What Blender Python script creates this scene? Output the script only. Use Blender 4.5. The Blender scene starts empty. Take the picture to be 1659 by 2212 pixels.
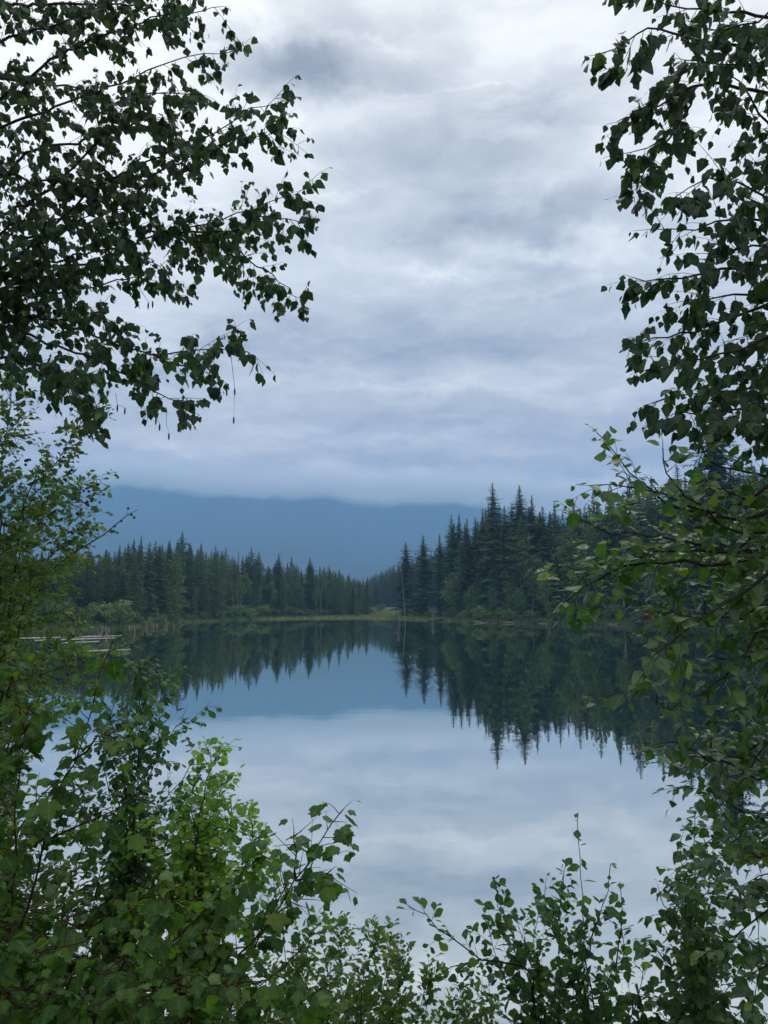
import bpy, math, random
import numpy as np
from mathutils import Vector, Matrix

sc = bpy.context.scene
COL = sc.collection
# ---------------------------------------------------------------- camera
CAM_Z = 3.5
PITCH = math.atan(201.0 / 1661.0)
F_PX = 1661.0
cam_d = bpy.data.cameras.new('camera')
cam_d.sensor_fit = 'VERTICAL'
cam_d.sensor_height = 24.0
cam_d.lens = 24.0 * F_PX / 2212.0
cam_d.clip_start = 0.05
cam_d.clip_end = 30000.0
cam = bpy.data.objects.new('camera', cam_d)
cam.location = (0, 0, CAM_Z)
cam.rotation_euler = (math.pi / 2 + PITCH, 0, 0)
COL.objects.link(cam)
sc.camera = cam

SKY_GAIN = 1.23
HAZE_DENSITY = 0.00025
HAZE_COLOR = (0.31, 0.60, 1.0, 1)
sc.view_settings.view_transform = 'Standard'
sc.view_settings.look = 'None'
sc.view_settings.exposure = 0.0
sc.view_settings.gamma = 1.0
sc.view_settings.use_curve_mapping = False
sc.cycles.use_denoising = True
sc.cycles.max_bounces = 8
sc.cycles.diffuse_bounces = 3
sc.cycles.glossy_bounces = 3
sc.cycles.transmission_bounces = 4
sc.cycles.volume_bounces = 3
sc.cycles.transparent_max_bounces = 8

def pix_dir(px, py):
    r = px - 829.5
    u = 1106.0 - py
    cp, sp = math.cos(PITCH), math.sin(PITCH)
    return Vector((r, F_PX * cp - u * sp, F_PX * sp + u * cp)).normalized()

def at(px, py, d):
    v = pix_dir(px, py)
    return Vector((0, 0, CAM_Z)) + v * (d / v.y)

def on_plane(px, py, z=0.0):
    v = pix_dir(px, py)
    return Vector((0, 0, CAM_Z)) + v * ((z - CAM_Z) / v.z)

# ---------------------------------------------------------------- node helpers
class NT:
    def __init__(self, tree):
        self.t = tree
        tree.nodes.clear()
    def n(self, kind, **kw):
        nd = self.t.nodes.new(kind)
        for k, v in kw.items():
            setattr(nd, k, v)
        return nd
    def put(self, sock, v):
        if isinstance(v, bpy.types.NodeSocket):
            self.t.links.new(v, sock)
        else:
            sock.default_value = v
    def m(self, op, a, b=None, c=None, clamp=False):
        nd = self.n('ShaderNodeMath', operation=op, use_clamp=clamp)
        self.put(nd.inputs[0], a)
        if b is not None: self.put(nd.inputs[1], b)
        if c is not None: self.put(nd.inputs[2], c)
        return nd.outputs[0]
    def noise(self, vec, scale, detail=4, rough=0.5, dist=0.0):
        nd = self.n('ShaderNodeTexNoise')
        if vec is not None: self.put(nd.inputs['Vector'], vec)
        self.put(nd.inputs['Scale'], scale)
        nd.inputs['Detail'].default_value = detail
        nd.inputs['Roughness'].default_value = rough
        nd.inputs['Distortion'].default_value = dist
        return nd.outputs[0]
    def ramp(self, fac, stops, interp='LINEAR'):
        nd = self.n('ShaderNodeValToRGB')
        cr = nd.color_ramp
        cr.interpolation = interp
        while len(cr.elements) < len(stops): cr.elements.new(0.5)
        for e, (p, c) in zip(cr.elements, stops):
            e.position = p
            e.color = (c[0], c[1], c[2], 1)
        self.put(nd.inputs[0], fac)
        return nd.outputs[0]
    def mix(self, fac, a, b, mode='MIX'):
        nd = self.n('ShaderNodeMix', data_type='RGBA', blend_type=mode)
        self.put(nd.inputs[0], fac)
        self.put(nd.inputs[6], a)
        self.put(nd.inputs[7], b)
        return nd.outputs[2]
    def xyz(self, x, y, z):
        nd = self.n('ShaderNodeCombineXYZ')
        for i, v in enumerate((x, y, z)): self.put(nd.inputs[i], v)
        return nd.outputs[0]

# ---------------------------------------------------------------- sky (overcast cloud deck over a Nishita sky)
SUN_EL, SUN_AZ = math.radians(56), math.radians(25)   # azimuth from +Y towards +X
world = bpy.data.worlds.new('World')
sc.world = world
world.use_nodes = True
w = NT(world.node_tree)
tc = w.n('ShaderNodeTexCoord').outputs['Generated']
sep = w.n('ShaderNodeSeparateXYZ')
w.put(sep.inputs[0], tc)
X, Y, Z = sep.outputs
zc = w.m('MAXIMUM', Z, 0.0)
den = w.m('ADD', zc, 0.16)
P = w.xyz(w.m('DIVIDE', X, den), w.m('DIVIDE', Y, den), 3.1)
n_big = w.noise(P, 1.1, 5, 0.5, 0.35)
n_mid = w.noise(w.xyz(w.m('DIVIDE', X, den), w.m('MULTIPLY', w.m('DIVIDE', Y, den), 1.5), 9.7), 2.6, 6, 0.55, 0.5)
n_fin = w.noise(w.xyz(w.m('DIVIDE', X, den), w.m('MULTIPLY', w.m('DIVIDE', Y, den), 1.3), 5.5), 7.5, 6, 0.6, 0.8)
az = w.m('ARCTAN2', X, Y)
el = w.m('ARCSINE', Z)
wa = w.noise(tc, 5.5, 7, 0.62)
wb = w.noise(w.xyz(Z, X, Y), 7.0, 7, 0.62)
az_w = w.m('MULTIPLY_ADD', w.m('SUBTRACT', wa, 0.5), 0.25, az)
el_w = w.m('MULTIPLY_ADD', w.m('SUBTRACT', wb, 0.5), 0.11, el)
# soft light and dark bodies of the cloud deck: azimuth, elevation, half widths, strength
BLOBS = [
    (640, 102, 160, 60, -0.46), (690, 180, 120, 35, -0.26), (950, 128, 60, 40, -0.10), (1212, 225, 120, 35, -0.20),
    (895, 347, 130, 50, -0.18), (1190, 459, 190, 30, -0.32), (1023, 730, 260, 40, -0.12), (717, 740, 160, 30, -0.12),
    (819, 975, 110, 22, -0.14), (1150, 1000, 200, 20, -0.10), (950, 20, 80, 20, -0.12),
    (1023, 76, 150, 45, 0.16), (1227, 66, 130, 80, 0.11), (819, 219, 150, 32, 0.24), (640, 255, 90, 30, 0.22),
    (1290, 340, 110, 55, 0.16), (952, 586, 75, 13, 0.34), (783, 561, 70, 14, 0.14), (1125, 535, 160, 13, 0.18),
    (1370, 546, 80, 20, 0.30), (640, 836, 120, 25, 0.10), (1125, 831, 170, 20, 0.10), (793, 948, 90, 11, 0.16),
    (1074, 964, 110, 14, 0.10), (1217, 1040, 45, 11, 0.30), (560, 20, 110, 30, 0.25), (110, 260, 330, 260, 0.34), (1600, 250, 130, 170, 0.26),
    (760, 1034, 520, 16, 0.20),
]
acc = None
for (px, py, sx, sy, amp) in BLOBS:
    v = pix_dir(px, py)
    a0, e0 = math.atan2(v.x, v.y), math.asin(v.z)
    da = w.m('MULTIPLY', w.m('SUBTRACT', az_w, a0), F_PX / (sx * 1.35))
    de = w.m('MULTIPLY', w.m('SUBTRACT', el_w, e0), F_PX / (sy * 1.35))
    q = w.m('MULTIPLY_ADD', da, da, w.m('MULTIPLY', de, de))
    g = w.m('MULTIPLY', w.m('EXPONENT', w.m('MULTIPLY', q, -1.0)), amp * 1.3)
    acc = g if acc is None else w.m('ADD', acc, g)
base = w.m('MULTIPLY_ADD', w.m('MINIMUM', zc, 0.75), 0.36, 0.40)
val = w.m('MULTIPLY_ADD', w.m('SUBTRACT', n_big, 0.5), 0.50, base)
val = w.m('MULTIPLY_ADD', w.m('SUBTRACT', n_mid, 0.5), 0.72, val)
val = w.m('MULTIPLY_ADD', w.m('SUBTRACT', n_fin, 0.5), 0.55, val)
n_band = w.noise(w.xyz(w.m('MULTIPLY', az_w, 1.7), w.m('MULTIPLY', el_w, 15.0), 2.2), 1.0, 5, 0.55, 0.25)
bw = w.m('SUBTRACT', 1.0, w.m('DIVIDE', zc, 0.6), clamp=True)
val = w.m('MULTIPLY_ADD', w.m('MULTIPLY', w.m('SUBTRACT', n_band, 0.5), bw), 0.95, val)
n_brk = w.noise(w.xyz(w.m('MULTIPLY', az_w, 2.6), w.m('MULTIPLY', el_w, 24.0), 7.7), 1.0, 6, 0.6, 0.3)
val = w.m('MULTIPLY_ADD', w.m('MAXIMUM', w.m('SUBTRACT', n_brk, 0.56), 0.0), 1.5, val)
val = w.m('ADD', val, acc, clamp=True)
cloud = w.ramp(val, [(0.0, (0.265, 0.268, 0.28)), (0.35, (0.50, 0.495, 0.49)), (0.62, (0.70, 0.69, 0.665)), (1.0, (1.02, 1.0, 0.945))])
# towards the horizon the deck is brightened and warmed to offset the blue haze
horizon_lift = w.m('SUBTRACT', 1.0, w.m('DIVIDE', zc, 0.42), clamp=True)
cloud = w.mix(w.m('MULTIPLY', horizon_lift, horizon_lift), cloud, w.mix(1.0, cloud, (2.2, 1.65, 1.25, 1), 'MULTIPLY'))
# the overcast deck brightens towards the zenith
zen = w.m('MULTIPLY_ADD', w.m('MULTIPLY', zc, zc), 0.55, 1.0)
vs = w.n('ShaderNodeVectorMath', operation='SCALE')
w.put(vs.inputs[0], cloud)
w.put(vs.inputs['Scale'], w.m('MULTIPLY', zen, 10.0 * SKY_GAIN))
sky = w.n('ShaderNodeTexSky', sky_type='NISHITA', sun_disc=False)
sky.sun_elevation = SUN_EL
sky.sun_rotation = SUN_AZ
sky.altitude = 600
over = w.mix(0.96, sky.outputs[0], vs.outputs[0])
bg = w.n('ShaderNodeBackground')
w.put(bg.inputs[0], over)
bg.inputs[1].default_value = 0.1
w.put(w.n('ShaderNodeOutputWorld').inputs[0], bg.outputs[0])
world.cycles.sampling_method = 'MANUAL'
world.cycles.sample_map_resolution = 512

sun_d = bpy.data.lights.new('sun', 'SUN')
sun_d.energy = 1.45
sun_d.angle = math.radians(35)
sun_d.color = (1.0, 0.96, 0.9)
sun = bpy.data.objects.new('sun', sun_d)
sv = Vector((math.sin(SUN_AZ) * math.cos(SUN_EL), math.cos(SUN_AZ) * math.cos(SUN_EL), math.sin(SUN_EL)))
sun.rotation_euler = sv.to_track_quat('Z', 'Y').to_euler()
sun.location = (0, 0, 60)
COL.objects.link(sun)

# ---------------------------------------------------------------- object helpers
def mesh(name, V, Fc, mat, smooth=False, tint=None, rib=None):
    me = bpy.data.meshes.new(name)
    V = np.asarray(V, dtype=np.float32)
    me.from_pydata(V.tolist() if len(V) < 200 else V, [], Fc if isinstance(Fc, list) else Fc.tolist())
    if mat: me.materials.append(mat)
    if smooth:
        me.polygons.foreach_set('use_smooth', np.ones(len(me.polygons), dtype=bool))
    if tint is not None:
        a = me.attributes.new('tint', 'FLOAT', 'POINT')
        a.data.foreach_set('value', np.asarray(tint, dtype=np.float32))
    if rib is not None:
        a = me.attributes.new('rib', 'FLOAT', 'POINT')
        a.data.foreach_set('value', np.asarray(rib, dtype=np.float32))
    me.update()
    return me

def link(name, me, parent=None, loc=None):
    o = bpy.data.objects.new(name, me)
    COL.objects.link(o)
    if parent is not None: o.parent = parent
    if loc is not None: o.location = loc
    return o

def tag(o, label=None, cat=None, group=None, kind=None):
    if label: o['label'] = label
    if cat: o['category'] = cat
    if group: o['group'] = group
    if kind: o['kind'] = kind
    return o

def empty(name, loc):
    o = bpy.data.objects.new(name, None)
    o.empty_display_size = 0.2
    o.location = loc
    COL.objects.link(o)
    return o

KIDS = {}
def kids_of(o):
    return KIDS.setdefault(o, [])

class MB:
    """collects vertices and faces"""
    def __init__(self):
        self.V, self.F, self.n, self.T = [], [], 0, []
    def add(self, V, F, tint=0.5):
        V = np.asarray(V, dtype=np.float64).reshape(-1, 3)
        F = np.asarray(F)
        self.V.append(V)
        for f in (F + self.n).tolist(): self.F.append(f)
        self.T.append(np.full(len(V), tint))
        self.n += len(V)
    def tube(self, pts, radii, sides=6, cap=True, tint=0.5):
        pts = np.array([tuple(p) for p in pts], dtype=np.float64)
        k = len(pts)
        tan = np.gradient(pts, axis=0)
        tan /= np.maximum(np.linalg.norm(tan, axis=1, keepdims=True), 1e-9)
        ref = np.array((0.13, 0.31, 0.94)) if abs(tan[0][2]) < 0.9 else np.array((0.94, 0.31, 0.13))
        V = []
        ang = np.linspace(0, 2 * math.pi, sides, endpoint=False)
        for i in range(k):
            u = np.cross(tan[i], ref); u /= max(np.linalg.norm(u), 1e-9)
            v = np.cross(tan[i], u)
            V.append(pts[i] + radii[i] * (np.cos(ang)[:, None] * u + np.sin(ang)[:, None] * v))
        V = np.concatenate(V)
        F = []
        for i in range(k - 1):
            for j in range(sides):
                a, b = i * sides + j, i * sides + (j + 1) % sides
                F.append([a, b, b + sides, a + sides])
        off = self.n
        self.V.append(V); self.T.append(np.full(len(V), tint)); self.n += len(V)
        for f in F: self.F.append([x + off for x in f])
        if cap:
            self.F.append([off + j for j in range(sides)][::-1])
            self.F.append([off + (k - 1) * sides + j for j in range(sides)])
    def mesh(self, name, mat, smooth=False):
        V = np.concatenate(self.V) if self.V else np.zeros((0, 3))
        T = np.concatenate(self.T) if self.T else np.zeros(0)
        return mesh(name, V, self.F, mat, smooth, T)

# ---------------------------------------------------------------- materials
def material(name):
    m = bpy.data.materials.new(name)
    m.use_nodes = True
    return m, NT(m.node_tree)

def finish(t, shader, disp=None):
    o = t.n('ShaderNodeOutputMaterial')
    t.put(o.inputs[0], shader)

def leaf_material(name, dark, mid, light, yellow, obj_random, trans=0.45, rough=0.46, spec=0.27, back=0.010):
    m, t = material(name)
    if obj_random:
        v = t.n('ShaderNodeObjectInfo').outputs['Random']
    else:
        v = t.n('ShaderNodeAttribute', attribute_name='tint').outputs['Fac']
    c = t.ramp(v, [(0.0, dark), (0.5, mid), (0.9, light), (0.955, light), (0.985, yellow)])
    rib = t.n('ShaderNodeAttribute', attribute_name='rib').outputs['Fac']
    c = t.mix(t.ramp(rib, [(0.0, (0.55,) * 3), (0.16, (0, 0, 0))]), c, (light[0] * 1.6, light[1] * 1.5, light[2] * 1.6, 1))
    g = t.n('ShaderNodeNewGeometry')
    blot = t.noise(g.outputs['Position'], 60.0, 2, 0.5)
    c = t.mix(t.m('MULTIPLY', blot, 0.35), c, (dark[0] * 1.2, dark[1] * 1.1, dark[2] * 1.1, 1))
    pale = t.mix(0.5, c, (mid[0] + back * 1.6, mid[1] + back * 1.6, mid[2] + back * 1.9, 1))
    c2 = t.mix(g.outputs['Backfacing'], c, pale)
    p = t.n('ShaderNodeBsdfPrincipled')
    t.put(p.inputs['Base Color'], c2)
    p.inputs['Roughness'].default_value = rough
    p.inputs['Specular IOR Level'].default_value = spec
    tr = t.n('ShaderNodeBsdfTranslucent')
    t.put(tr.inputs[0], t.mix(1.0, c, (1.5, 1.75, 0.6, 1), 'MULTIPLY'))
    mx = t.n('ShaderNodeMixShader')
    mx.inputs[0].default_value = trans
    t.put(mx.inputs[1], p.outputs[0]); t.put(mx.inputs[2], tr.outputs[0])
    finish(t, mx.outputs[0])
    return m

def far_leaf_material(name, dark, light, trans=0.15):
    m, t = material(name)
    v = t.n('ShaderNodeObjectInfo').outputs['Random']
    a = t.n('ShaderNodeAttribute', attribute_name='tint').outputs['Fac']
    g = t.n('ShaderNodeNewGeometry')
    nz = t.noise(g.outputs['Position'], 0.35, 3, 0.6)
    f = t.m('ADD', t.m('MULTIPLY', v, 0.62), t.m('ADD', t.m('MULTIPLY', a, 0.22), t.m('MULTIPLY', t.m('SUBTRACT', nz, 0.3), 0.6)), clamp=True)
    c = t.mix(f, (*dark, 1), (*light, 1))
    p = t.n('ShaderNodeBsdfPrincipled')
    t.put(p.inputs['Base Color'], c)
    p.inputs['Roughness'].default_value = 0.65
    p.inputs['Specular IOR Level'].default_value = 0.25
    tr = t.n('ShaderNodeBsdfTranslucent')
    t.put(tr.inputs[0], c)
    mx = t.n('ShaderNodeMixShader')
    mx.inputs[0].default_value = trans
    t.put(mx.inputs[1], p.outputs[0]); t.put(mx.inputs[2], tr.outputs[0])
    finish(t, mx.outputs[0])
    return m

def bark_material(name, a, b, scale=8.0, stretch=(1, 1, 0.25), rough=0.85, bump=0.4):
    m, t = material(name)
    co = t.n('ShaderNodeTexCoord').outputs['Object']
    mp = t.n('ShaderNodeMapping')
    t.put(mp.inputs[0], co)
    mp.inputs['Scale'].default_value = stretch
    nz = t.noise(mp.outputs[0], scale, 5, 0.6)
    c = t.ramp(nz, [(0.3, a), (0.65, b)])
    p = t.n('ShaderNodeBsdfPrincipled')
    t.put(p.inputs['Base Color'], c)
    p.inputs['Roughness'].default_value = rough
    p.inputs['Specular IOR Level'].default_value = 0.2
    bp = t.n('ShaderNodeBump')
    bp.inputs['Strength'].default_value = bump
    bp.inputs['Distance'].default_value = 0.02
    t.put(bp.inputs['Height'], nz)
    t.put(p.inputs['Normal'], bp.outputs[0])
    finish(t, p.outputs[0])
    return m

M_twig = bark_material('dark_twig', (0.012, 0.010, 0.009), (0.035, 0.028, 0.022), 30)
M_red = bark_material('red_twig', (0.018, 0.010, 0.009), (0.055, 0.024, 0.020), 30)
M_birch_bark = bark_material('birch_bark', (0.06, 0.05, 0.045), (0.5, 0.47, 0.43), 6, (1, 1, 4))
M_trunk = bark_material('conifer_bark', (0.03, 0.026, 0.022), (0.075, 0.06, 0.05), 3)
M_snag = bark_material('dead_wood', (0.075, 0.068, 0.06), (0.18, 0.165, 0.145), 3)
M_aspen = bark_material('pale_aspen_bark', (0.12, 0.12, 0.10), (0.34, 0.33, 0.29), 2.5, (1, 1, 3))
M_drift = bark_material('driftwood', (0.07, 0.06, 0.055), (0.20, 0.18, 0.165), 4)
M_dark_drift = bark_material('dark_driftwood', (0.02, 0.018, 0.018), (0.07, 0.06, 0.055), 4)
M_sky_glint = bark_material('sky_glint', (0.30, 0.29, 0.26), (0.52, 0.51, 0.46), 4)  # pale tone imitates sky glinting on the shallow water
M_rock = bark_material('shore_rock', (0.06, 0.06, 0.062), (0.19, 0.18, 0.175), 2.5, (1, 1, 1))

M_needle = far_leaf_material('spruce_needles', (0.014, 0.036, 0.019), (0.060, 0.110, 0.046), 0.08)
M_needle2 = far_leaf_material('fir_needles', (0.020, 0.052, 0.021), (0.120, 0.190, 0.060), 0.10)
M_red_needle = far_leaf_material('dead_needles', (0.06, 0.035, 0.03), (0.11, 0.06, 0.045), 0.05)
M_decid = far_leaf_material('far_broad_leaves', (0.042, 0.092, 0.028), (0.125, 0.205, 0.055), 0.2)
M_bush = far_leaf_material('shore_bush_leaves', (0.040, 0.086, 0.028), (0.150, 0.225, 0.070), 0.2)
M_grass = far_leaf_material('marsh_grass_blades', (0.12, 0.17, 0.05), (0.30, 0.35, 0.12), 0.2)

# ground
M_ground, t = material('forest_ground')
g = t.n('ShaderNodeNewGeometry')
n1 = t.noise(g.outputs['Position'], 0.15, 6, 0.6)
n2 = t.noise(g.outputs['Position'], 3.0, 6, 0.65)
c = t.ramp(n1, [(0.3, (0.035, 0.05, 0.022)), (0.55, (0.07, 0.085, 0.035)), (0.75, (0.10, 0.10, 0.05))])
c = t.mix(t.m('MULTIPLY', n2, 0.5), c, (0.045, 0.036, 0.028, 1))
p = t.n('ShaderNodeBsdfPrincipled')
t.put(p.inputs['Base Color'], c)
p.inputs['Roughness'].default_value = 0.95
p.inputs['Specular IOR Level'].default_value = 0.1
finish(t, p.outputs[0])

# mountain: dark conifer forest seen as one slope
M_mount, t = material('forested_mountain')
g = t.n('ShaderNodeNewGeometry')
n1 = t.noise(g.outputs['Position'], 0.0022, 6, 0.6)
n2 = t.noise(g.outputs['Position'], 0.02, 4, 0.6)
c = t.ramp(t.m('MULTIPLY_ADD', n2, 0.4, t.m('MULTIPLY', n1, 0.7)), [(0.35, (0.016, 0.030, 0.026)), (0.62, (0.032, 0.050, 0.036)), (0.8, (0.06, 0.075, 0.06))])
p = t.n('ShaderNodeBsdfPrincipled')
t.put(p.inputs['Base Color'], c)
p.inputs['Roughness'].default_value = 0.95
p.inputs['Specular IOR Level'].default_value = 0.1
finish(t, p.outputs[0])

# gravel track
M_track, t = material('gravel_track')
g = t.n('ShaderNodeNewGeometry')
n1 = t.noise(g.outputs['Position'], 0.8, 5, 0.6)
c = t.ramp(n1, [(0.3, (0.11, 0.105, 0.10)), (0.7, (0.20, 0.195, 0.185))])
p = t.n('ShaderNodeBsdfPrincipled')
t.put(p.inputs['Base Color'], c)
p.inputs['Roughness'].default_value = 0.95
finish(t, p.outputs[0])

# calm lake: dark body under a mirror whose strength falls as the view steepens
M_water, t = material('lake_water')
g = t.n('ShaderNodeNewGeometry')
mp = t.n('ShaderNodeMapping')
t.put(mp.inputs[0], g.outputs['Position'])
mp.inputs['Scale'].default_value = (0.35, 1.0, 1.0)
r1 = t.noise(mp.outputs[0], 1.3, 3, 0.55)
r2 = t.noise(g.outputs['Position'], 0.10, 2, 0.5)
h = t.m('MULTIPLY', r1, t.m('MULTIPLY_ADD', r2, 1.2, 0.1))
bp = t.n('ShaderNodeBump')
bp.inputs['Strength'].default_value = 0.30
bp.inputs['Distance'].default_value = 0.006
t.put(bp.inputs['Height'], h)
lw = t.n('ShaderNodeLayerWeight')
lw.inputs['Blend'].default_value = 0.5
fac = t.n('ShaderNodeMapRange')
t.put(fac.inputs[0], lw.outputs['Facing'])
fac.inputs[1].default_value = 0.0; fac.inputs[2].default_value = 1.0
fac.inputs[3].default_value = 0.64; fac.inputs[4].default_value = 0.95
df = t.n('ShaderNodeBsdfDiffuse')
df.inputs[0].default_value = (0.020, 0.050, 0.045, 1)
gl = t.n('ShaderNodeBsdfGlossy')
gl.inputs['Color'].default_value = (0.98, 0.99, 0.94, 1)
gl.inputs['Roughness'].default_value = 0.008
t.put(gl.inputs['Normal'], bp.outputs[0])
mx = t.n('ShaderNodeMixShader')
t.put(mx.inputs[0], fac.outputs[0])
t.put(mx.inputs[1], df.outputs[0]); t.put(mx.inputs[2], gl.outputs[0])
finish(t, mx.outputs[0])

# ---------------------------------------------------------------- lake outline and terrain
FAR_SHORE_PX = [(-140, 1385), (-60, 1374), (60, 1364), (150, 1361), (250, 1357), (330, 1351), (380, 1346), (430, 1343), (520, 1339), (640, 1336),
                (720, 1335), (760, 1334.5), (830, 1335), (880, 1337), (930, 1339), (985, 1341), (1010, 1345), (1100, 1346), (1250, 1348), (1400, 1351),
                (1500, 1354), (1660, 1359), (1800, 1368)]
far_shore = [on_plane(a, b) for a, b in FAR_SHORE_PX]
LAKE = [(p.x, p.y) for p in far_shore] + [(66, 60), (52, 34), (30, 15), (13, 7.2), (7, 5.6), (3, 5.3), (0, 5.4), (-3, 5.3), (-7, 5.6), (-13, 7.2), (-30, 16), (-50, 34)]
LAKE = np.array(LAKE)

def lake_sd(x, y):
    """signed distance to the lake edge, positive on land"""
    x = np.asarray(x, dtype=np.float64); y = np.asarray(y, dtype=np.float64)
    d = np.full(x.shape, 1e18)
    inside = np.zeros(x.shape, dtype=bool)
    n = len(LAKE)
    for i in range(n):
        ax, ay = LAKE[i]; bx, by = LAKE[(i + 1) % n]
        ex, ey = bx - ax, by - ay
        tt = np.clip(((x - ax) * ex + (y - ay) * ey) / (ex * ex + ey * ey), 0, 1)
        dx, dy = x - ax - tt * ex, y - ay - tt * ey
        d = np.minimum(d, dx * dx + dy * dy)
        cond = (ay > y) != (by > y)
        with np.errstate(divide='ignore', invalid='ignore'):
            xi = ax + (y - ay) / (by - ay if by != ay else 1e-9) * ex
        inside ^= cond & (x < xi)
    d = np.sqrt(d)
    return np.where(inside, -d, d)

def smooth(a, b, v):
    u = np.clip((v - a) / (b - a), 0, 1)
    return u * u * (3 - 2 * u)

def ground_z(x, y):
    x = np.asarray(x, dtype=np.float64); y = np.asarray(y, dtype=np.float64)
    d = lake_sd(x, y)
    ang = x / np.maximum(y, 1.0)                        # tangent of azimuth
    left = smooth(-0.06, -0.22, ang); right = smooth(0.05, 0.16, ang)
    slope = 0.006 + 0.06 * left + 0.085 * right
    far = 0.35 * smooth(0, 1.6, d) + slope * np.minimum(np.maximum(d - 1, 0), 70) + 0.004 * np.minimum(np.maximum(d - 20, 0), 900)
    near = 1.9 * smooth(0, 6.0, d)
    k = smooth(12, 40, np.sqrt(x * x + (y * 1.0) ** 2))
    land = near * (1 - k) + far * k
    wob = 0.10 * np.sin(x * 0.9 + 1.3 * np.sin(y * 0.37)) * np.sin(y * 0.7 + x * 0.21)
    land = land + wob * smooth(0.5, 4, d)
    bed = -np.minimum(0.25 * np.maximum(-d, 0) + 0.05, 2.2)
    return np.where(d > 0, land, bed)

def gz(x, y):
    return float(ground_z(np.array([x]), np.array([y]))[0])

def axis(lim_a, lim_b, fine, n):
    u = np.linspace(-1, 1, n)
    s = np.sinh(u * 6.2) / math.sinh(6.2)
    return np.where(s < 0, -s * lim_a, s * lim_b)

xs = axis(-7000, 7000, 1, 221)
ys_a = np.concatenate([np.linspace(-600, -20, 12)[:-1], np.linspace(-20, 30, 60)[:-1], np.linspace(30, 330, 170)[:-1], 330 * (3800 / 330) ** np.linspace(0, 1, 50)])
xs = np.unique(np.concatenate([np.linspace(-130, 130, 200), np.sign(xs) * np.abs(xs)]))
xs = xs[(np.abs(xs) > 130) | (np.isin(xs, np.linspace(-130, 130, 200)))]
gx, gy = np.meshgrid(xs, ys_a)
gzv = ground_z(gx, gy)
nx, ny = len(xs), len(ys_a)
V = np.stack([gx.ravel(), gy.ravel(), gzv.ravel()], axis=1)
ii, jj = np.meshgrid(np.arange(nx - 1), np.arange(ny - 1))
a = (jj * nx + ii).ravel()
Fq = np.stack([a, a + 1, a + nx + 1, a + nx], axis=1)
tag(link('ground', mesh('ground', V, Fq, M_ground, True)), 'forest floor and low grassy banks around the lake', kind='structure')

wv = [(-160, 3, 0), (160, 3, 0), (160, 330, 0), (-160, 330, 0)]
tag(link('lake', mesh('lake', wv, [[0, 1, 2, 3]], M_water)), 'calm dark lake mirroring trees, mountain and clouds', kind='structure')

# gravel track across the valley meadow behind the marsh
tm = MB()
prev = None
row = []
for i in range(20):
    px = 780 + i * 8
    v = pix_dir(px, 1306)
    x0, y0 = v.x / v.y * 398, 398 + i * 0.6
    row.append((x0, y0))
Vt, Ft = [], []
for i, (x0, y0) in enumerate(row):
    z0 = max(gz(x0, y0), gz(x0, y0 + 5)) + 0.75
    Vt += [(x0, y0 - 3.0, z0 - 1.6), (x0, y0, z0), (x0, y0 + 4, z0), (x0, y0 + 7, z0 - 1.6)]
    if i:
        b = (i - 1) * 4
        for k in range(3): Ft.append([b + k, b + 4 + k, b + 5 + k, b + 1 + k])
tag(link('gravel_track', mesh('gravel_track', Vt, Ft, M_track)), 'pale raised gravel track crossing the meadow behind the marsh', kind='structure')

# ---------------------------------------------------------------- mountain
RIDGE = [(-1600, 1120), (-900, 1075), (-300, 1046), (0, 1042), (230, 1048), (300, 1044), (360, 1052), (420, 1056), (470, 1050), (560, 1068), (640, 1064), (690, 1062), (760, 1088), (840, 1094),
         (930, 1074), (985, 1084), (1045, 1098), (1150, 1120), (1300, 1135), (1660, 1150), (2300, 1170), (3200, 1200)]
RIDGE_Y = 5200.0
rx = np.array([(p[0] - 829.5) / F_PX * 1.0 for p in RIDGE])
rz = np.array([at(p[0], p[1] - 14, RIDGE_Y).z for p in RIDGE])      # the summits stand in the cloud
rng = np.random.RandomState(5)
def vnoise(n, seed, octs):
    r = np.random.RandomState(seed)
    out = np.zeros(n)
    xs_ = np.linspace(0, 1, n)
    for o, amp in octs:
        k = r.uniform(-1, 1, o + 2)
        out += amp * np.interp(xs_ * o, np.arange(o + 2), k)
    return out
NA, NB = 420, 60
tanv = np.linspace(-1.55, 1.4, NA)
ridge_h = np.interp(tanv, rx, rz) + vnoise(NA, 3, [(60, 8), (140, 6), (300, 5)])
V = np.zeros((NB, NA, 3))
spur = vnoise(NA, 8, [(14, 1.0), (30, 0.6), (70, 0.25)])
for b in range(NB):
    s = b / (NB - 1)
    yy = 2300 + (RIDGE_Y - 2300) * min(s / 0.82, 1.0) + max(0, s - 0.82) / 0.18 * 900
    V[b, :, 0] = tanv * yy
    V[b, :, 1] = yy + spur * 160 * math.sin(min(s / 0.82, 1) * math.pi)
    if s <= 0.82:
        q = s / 0.82
        V[b, :, 2] = -4 + (ridge_h + 4) * (0.25 * q + 0.75 * q ** 1.7) + vnoise(NA, 20 + b, [(40, 5), (160, 4)]) * math.sin(q * math.pi) * 0.6
    else:
        q = (s - 0.82) / 0.18
        V[b, :, 2] = ridge_h * (1 - 0.7 * q)
ii, jj = np.meshgrid(np.arange(NA - 1), np.arange(NB - 1))
a = (jj * NA + ii).ravel()
Fq = np.stack([a, a + 1, a + NA + 1, a + NA], axis=1)
tag(link('mountain', mesh('mountain', V.reshape(-1, 3), Fq, M_mount, True)), 'blue forested mountain ridge under low cloud', kind='structure')
CLOUD_BASE = at(829, 1076, RIDGE_Y * 0.97).z
MOUNT_TOP = float(V[:, :, 2].max())

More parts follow.
